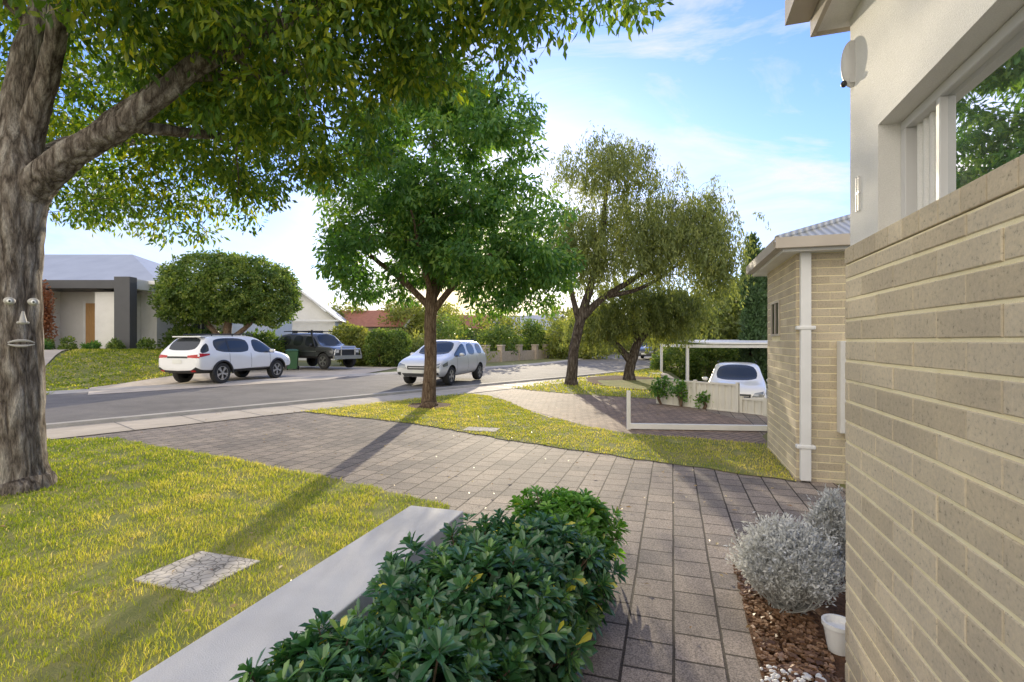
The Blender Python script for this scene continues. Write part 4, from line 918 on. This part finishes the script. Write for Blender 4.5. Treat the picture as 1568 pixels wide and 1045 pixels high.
def det_pat(side,sym,decal,P,D):
    for x in(-.05,.85,-1.0): side([(x-.008,.55),(x+.008,.55),(x+.008,1.1),(x-.008,1.1)],P['black'],.004,1,6)
    sym('F',[(.5,.82),(.8,.82),(.8,.95),(.5,.95)],P['plate'],.012); decal('F',[(-.45,.72),(.45,.72),(.45,.95),(-.45,.95)],P['black'],.012,6,3)
    side([(-1.1,.5),(1.0,.5),(1.0,.62),(-1.1,.62)],P['black'],.01,8,1)
    side([(-1.9,.86),(1.1,.86),(1.1,.90),(-1.9,.90)],P['alloy'],.006,12,1)
    D.box(2.18,2.30,-.9,.9,.50,.68,P['alloy'])
    for s in(-1,1):
        D.cyl((2.26,s*.45,.6),(2.28,s*.45,1.12),.03,n=8,m=P['alloy']); D.cyl((2.26,s*.88,.7),(2.26,s*.78,1.0),.03,n=8,m=P['alloy'])
        D.ell((.72,s*1.02,1.2),(.07,.12,.09),P['black'],10,6); D.box(1.0,1.7,s*.93-.03,s*.93+.05,.86,.9,P['black'])
        D.cyl((-1.9,s*.66,1.92),(.3,s*.66,1.92),.025,n=6,m=P['black'])
    D.cyl((2.27,-.78,1.0),(2.27,.78,1.0),.03,n=8,m=P['alloy']); D.cyl((2.28,-.45,1.12),(2.28,.45,1.12),.03,n=8,m=P['alloy'])
    for xx in(-1.8,-1.2,-.6,0,.25): D.cyl((xx,-.66,1.92),(xx,.66,1.92),.02,n=6,m=P['black'])
    D.cyl((.95,-.96,1.1),(.5,-.80,1.75),.04,n=8,m=P['black']); D.cyl((.5,-.80,1.75),(.5,-.80,1.98),.05,n=8,m=P['black'])
x,y,hp=-10.3,27.2,math.radians(-30)
z4=float(H(x,y))+.03; car('dark_four_wheel_drive',(x,y,z4+.06),hp,pat,1.88,M_gpaint,.40,1.45,-1.45,True,det_pat)
car('white_parked_car',(7.55,17.2,-.74),math.radians(90+180-24),hon,1.72,M_wpaint,.31,1.30,-1.25,False,det_hon)
x,y=11.2,42.0; car('distant_dark_car',(x,y,.03),math.radians(-115),hon,1.72,M_gpaint,.31,1.30,-1.25,False,det_hon,1)
par=empty('wheelie_bin',(-11.15,26.0,float(H(-11.15,26))+.03),.3)
mb=MB(); b0,b1=.22,.29
mb.add([(-b0,-b0,.06),(b0,-b0,.06),(b0,b0,.06),(-b0,b0,.06),(-b1,-b1-.03,.95),(b1,-b1-.03,.95),(b1,b1+.03,.95),(-b1,b1+.03,.95)],[(3,2,1,0),(4,5,6,7),(0,1,5,4),(1,2,6,5),(2,3,7,6),(3,0,4,7)])
mb.box(-.31,.31,-.36,.36,.95,.99); mb.add([(-.31,-.36,.99),(.31,-.36,.99),(.31,.36,.99),(-.31,.36,.99),(-.2,-.2,1.06),(.2,-.2,1.06),(.2,.25,1.06),(-.2,.25,1.06)],[(4,5,6,7),(0,1,5,4),(1,2,6,5),(2,3,7,6),(3,0,4,7)])
mb.cyl((-.25,.38,.97),(.25,.38,.97),.025,n=8)
for s in(-1,1): mb.cyl((s*.24,.24,.10),(s*.30,.24,.10),.10,n=16,m=1)
mb.obj('bin_body',[M_bin,M_rubber],par,bevel=.01)
# ------------------------------------------------------------------ sky, sun, camera
az=math.radians(.8); el_=math.radians(13.0)
W=bpy.data.worlds.new('World'); SC.world=W; W.use_nodes=True; nt=W.node_tree; bg=nt.nodes['Background']
sk=nt.nodes.new('ShaderNodeTexSky'); sk.sky_type='NISHITA'; sk.sun_disc=False; sk.sun_elevation=el_; sk.sun_rotation=az; sk.air_density=1.0; sk.dust_density=.3; sk.ozone_density=2.5
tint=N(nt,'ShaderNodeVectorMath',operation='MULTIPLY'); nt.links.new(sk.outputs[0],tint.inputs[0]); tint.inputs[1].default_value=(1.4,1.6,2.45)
tc=nt.nodes.new('ShaderNodeTexCoord'); sp=nt.nodes.new('ShaderNodeSeparateXYZ'); nt.links.new(tc.outputs['Generated'],sp.inputs[0])
h1=N(nt,'ShaderNodeMath',operation='SUBTRACT',use_clamp=True); h1.inputs[0].default_value=1; nt.links.new(sp.outputs['Z'],h1.inputs[1])
h2=N(nt,'ShaderNodeMath',operation='POWER'); nt.links.new(h1.outputs[0],h2.inputs[0]); h2.inputs[1].default_value=7
h3=N(nt,'ShaderNodeMath',operation='MULTIPLY'); nt.links.new(h2.outputs[0],h3.inputs[0]); h3.inputs[1].default_value=.85
mh=N(nt,'ShaderNodeMixRGB'); nt.links.new(h3.outputs[0],mh.inputs[0]); nt.links.new(tint.outputs[0],mh.inputs[1]); mh.inputs[2].default_value=(6.0,6.15,6.6,1)
# added fill: broad glow in the unseen sky behind camera, lifting shaded walls
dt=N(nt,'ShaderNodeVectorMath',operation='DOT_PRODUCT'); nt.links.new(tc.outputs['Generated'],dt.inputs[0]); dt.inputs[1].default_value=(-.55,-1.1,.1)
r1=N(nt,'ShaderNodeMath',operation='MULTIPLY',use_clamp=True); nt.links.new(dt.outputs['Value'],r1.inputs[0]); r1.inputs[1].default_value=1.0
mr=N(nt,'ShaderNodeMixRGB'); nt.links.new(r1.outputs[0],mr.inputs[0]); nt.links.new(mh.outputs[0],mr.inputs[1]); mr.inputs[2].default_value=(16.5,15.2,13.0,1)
mp=nt.nodes.new('ShaderNodeMapping'); mp.inputs['Scale'].default_value=(1.0,2.4,4.2); mp.inputs['Rotation'].default_value=(.25,.55,.3); nt.links.new(tc.outputs['Generated'],mp.inputs[0])
nz=N(nt,'ShaderNodeTexNoise',Scale=2.1,Detail=10,Roughness=.62,Distortion=.6); nt.links.new(mp.outputs[0],nz.inputs['Vector'])
rp=ramp(nt,nz.outputs['Fac'],[(.48,(0,0,0)),(.68,(.92,.92,.92))])
mx=N(nt,'ShaderNodeMixRGB'); nt.links.new(rp.outputs[0],mx.inputs[0]); nt.links.new(mr.outputs[0],mx.inputs[1]); mx.inputs[2].default_value=(6.6,6.6,6.9,1)
sd_=Vector((math.sin(az)*math.cos(el_),math.cos(az)*math.cos(el_),math.sin(el_)))
# warm aureole of haze round the sun
g1=N(nt,'ShaderNodeVectorMath',operation='DOT_PRODUCT'); nt.links.new(tc.outputs['Generated'],g1.inputs[0]); g1.inputs[1].default_value=Vector((math.sin(math.radians(-5)),1,.10)).normalized()
g2=N(nt,'ShaderNodeMath',operation='MAXIMUM'); nt.links.new(g1.outputs['Value'],g2.inputs[0]); g2.inputs[1].default_value=0
g3=N(nt,'ShaderNodeMath',operation='POWER'); nt.links.new(g2.outputs[0],g3.inputs[0]); g3.inputs[1].default_value=45
g4=N(nt,'ShaderNodeMixRGB'); nt.links.new(g3.outputs[0],g4.inputs[0]); nt.links.new(mx.outputs[0],g4.inputs[1]); g4.inputs[2].default_value=(14,11.5,7.5,1)
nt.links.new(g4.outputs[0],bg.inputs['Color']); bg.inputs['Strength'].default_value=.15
L=bpy.data.lights.new('sun','SUN'); L.energy=5; L.angle=math.radians(.5); L.color=(1,.87,.64)
lo=link(bpy.data.objects.new('sun',L)); lo.rotation_euler=(-sd_).to_track_quat('-Z','Y').to_euler()
cam=bpy.data.cameras.new('camera'); cam.lens=18; cam.sensor_width=36; cam.clip_end=5000; cam.clip_start=.05
co=link(bpy.data.objects.new('camera',cam)); co.location=(0,0,1.5); co.rotation_euler=(math.radians(90),0,0); SC.camera=co
SC.view_settings.view_transform='Standard'; SC.view_settings.look='None'; SC.view_settings.exposure=0
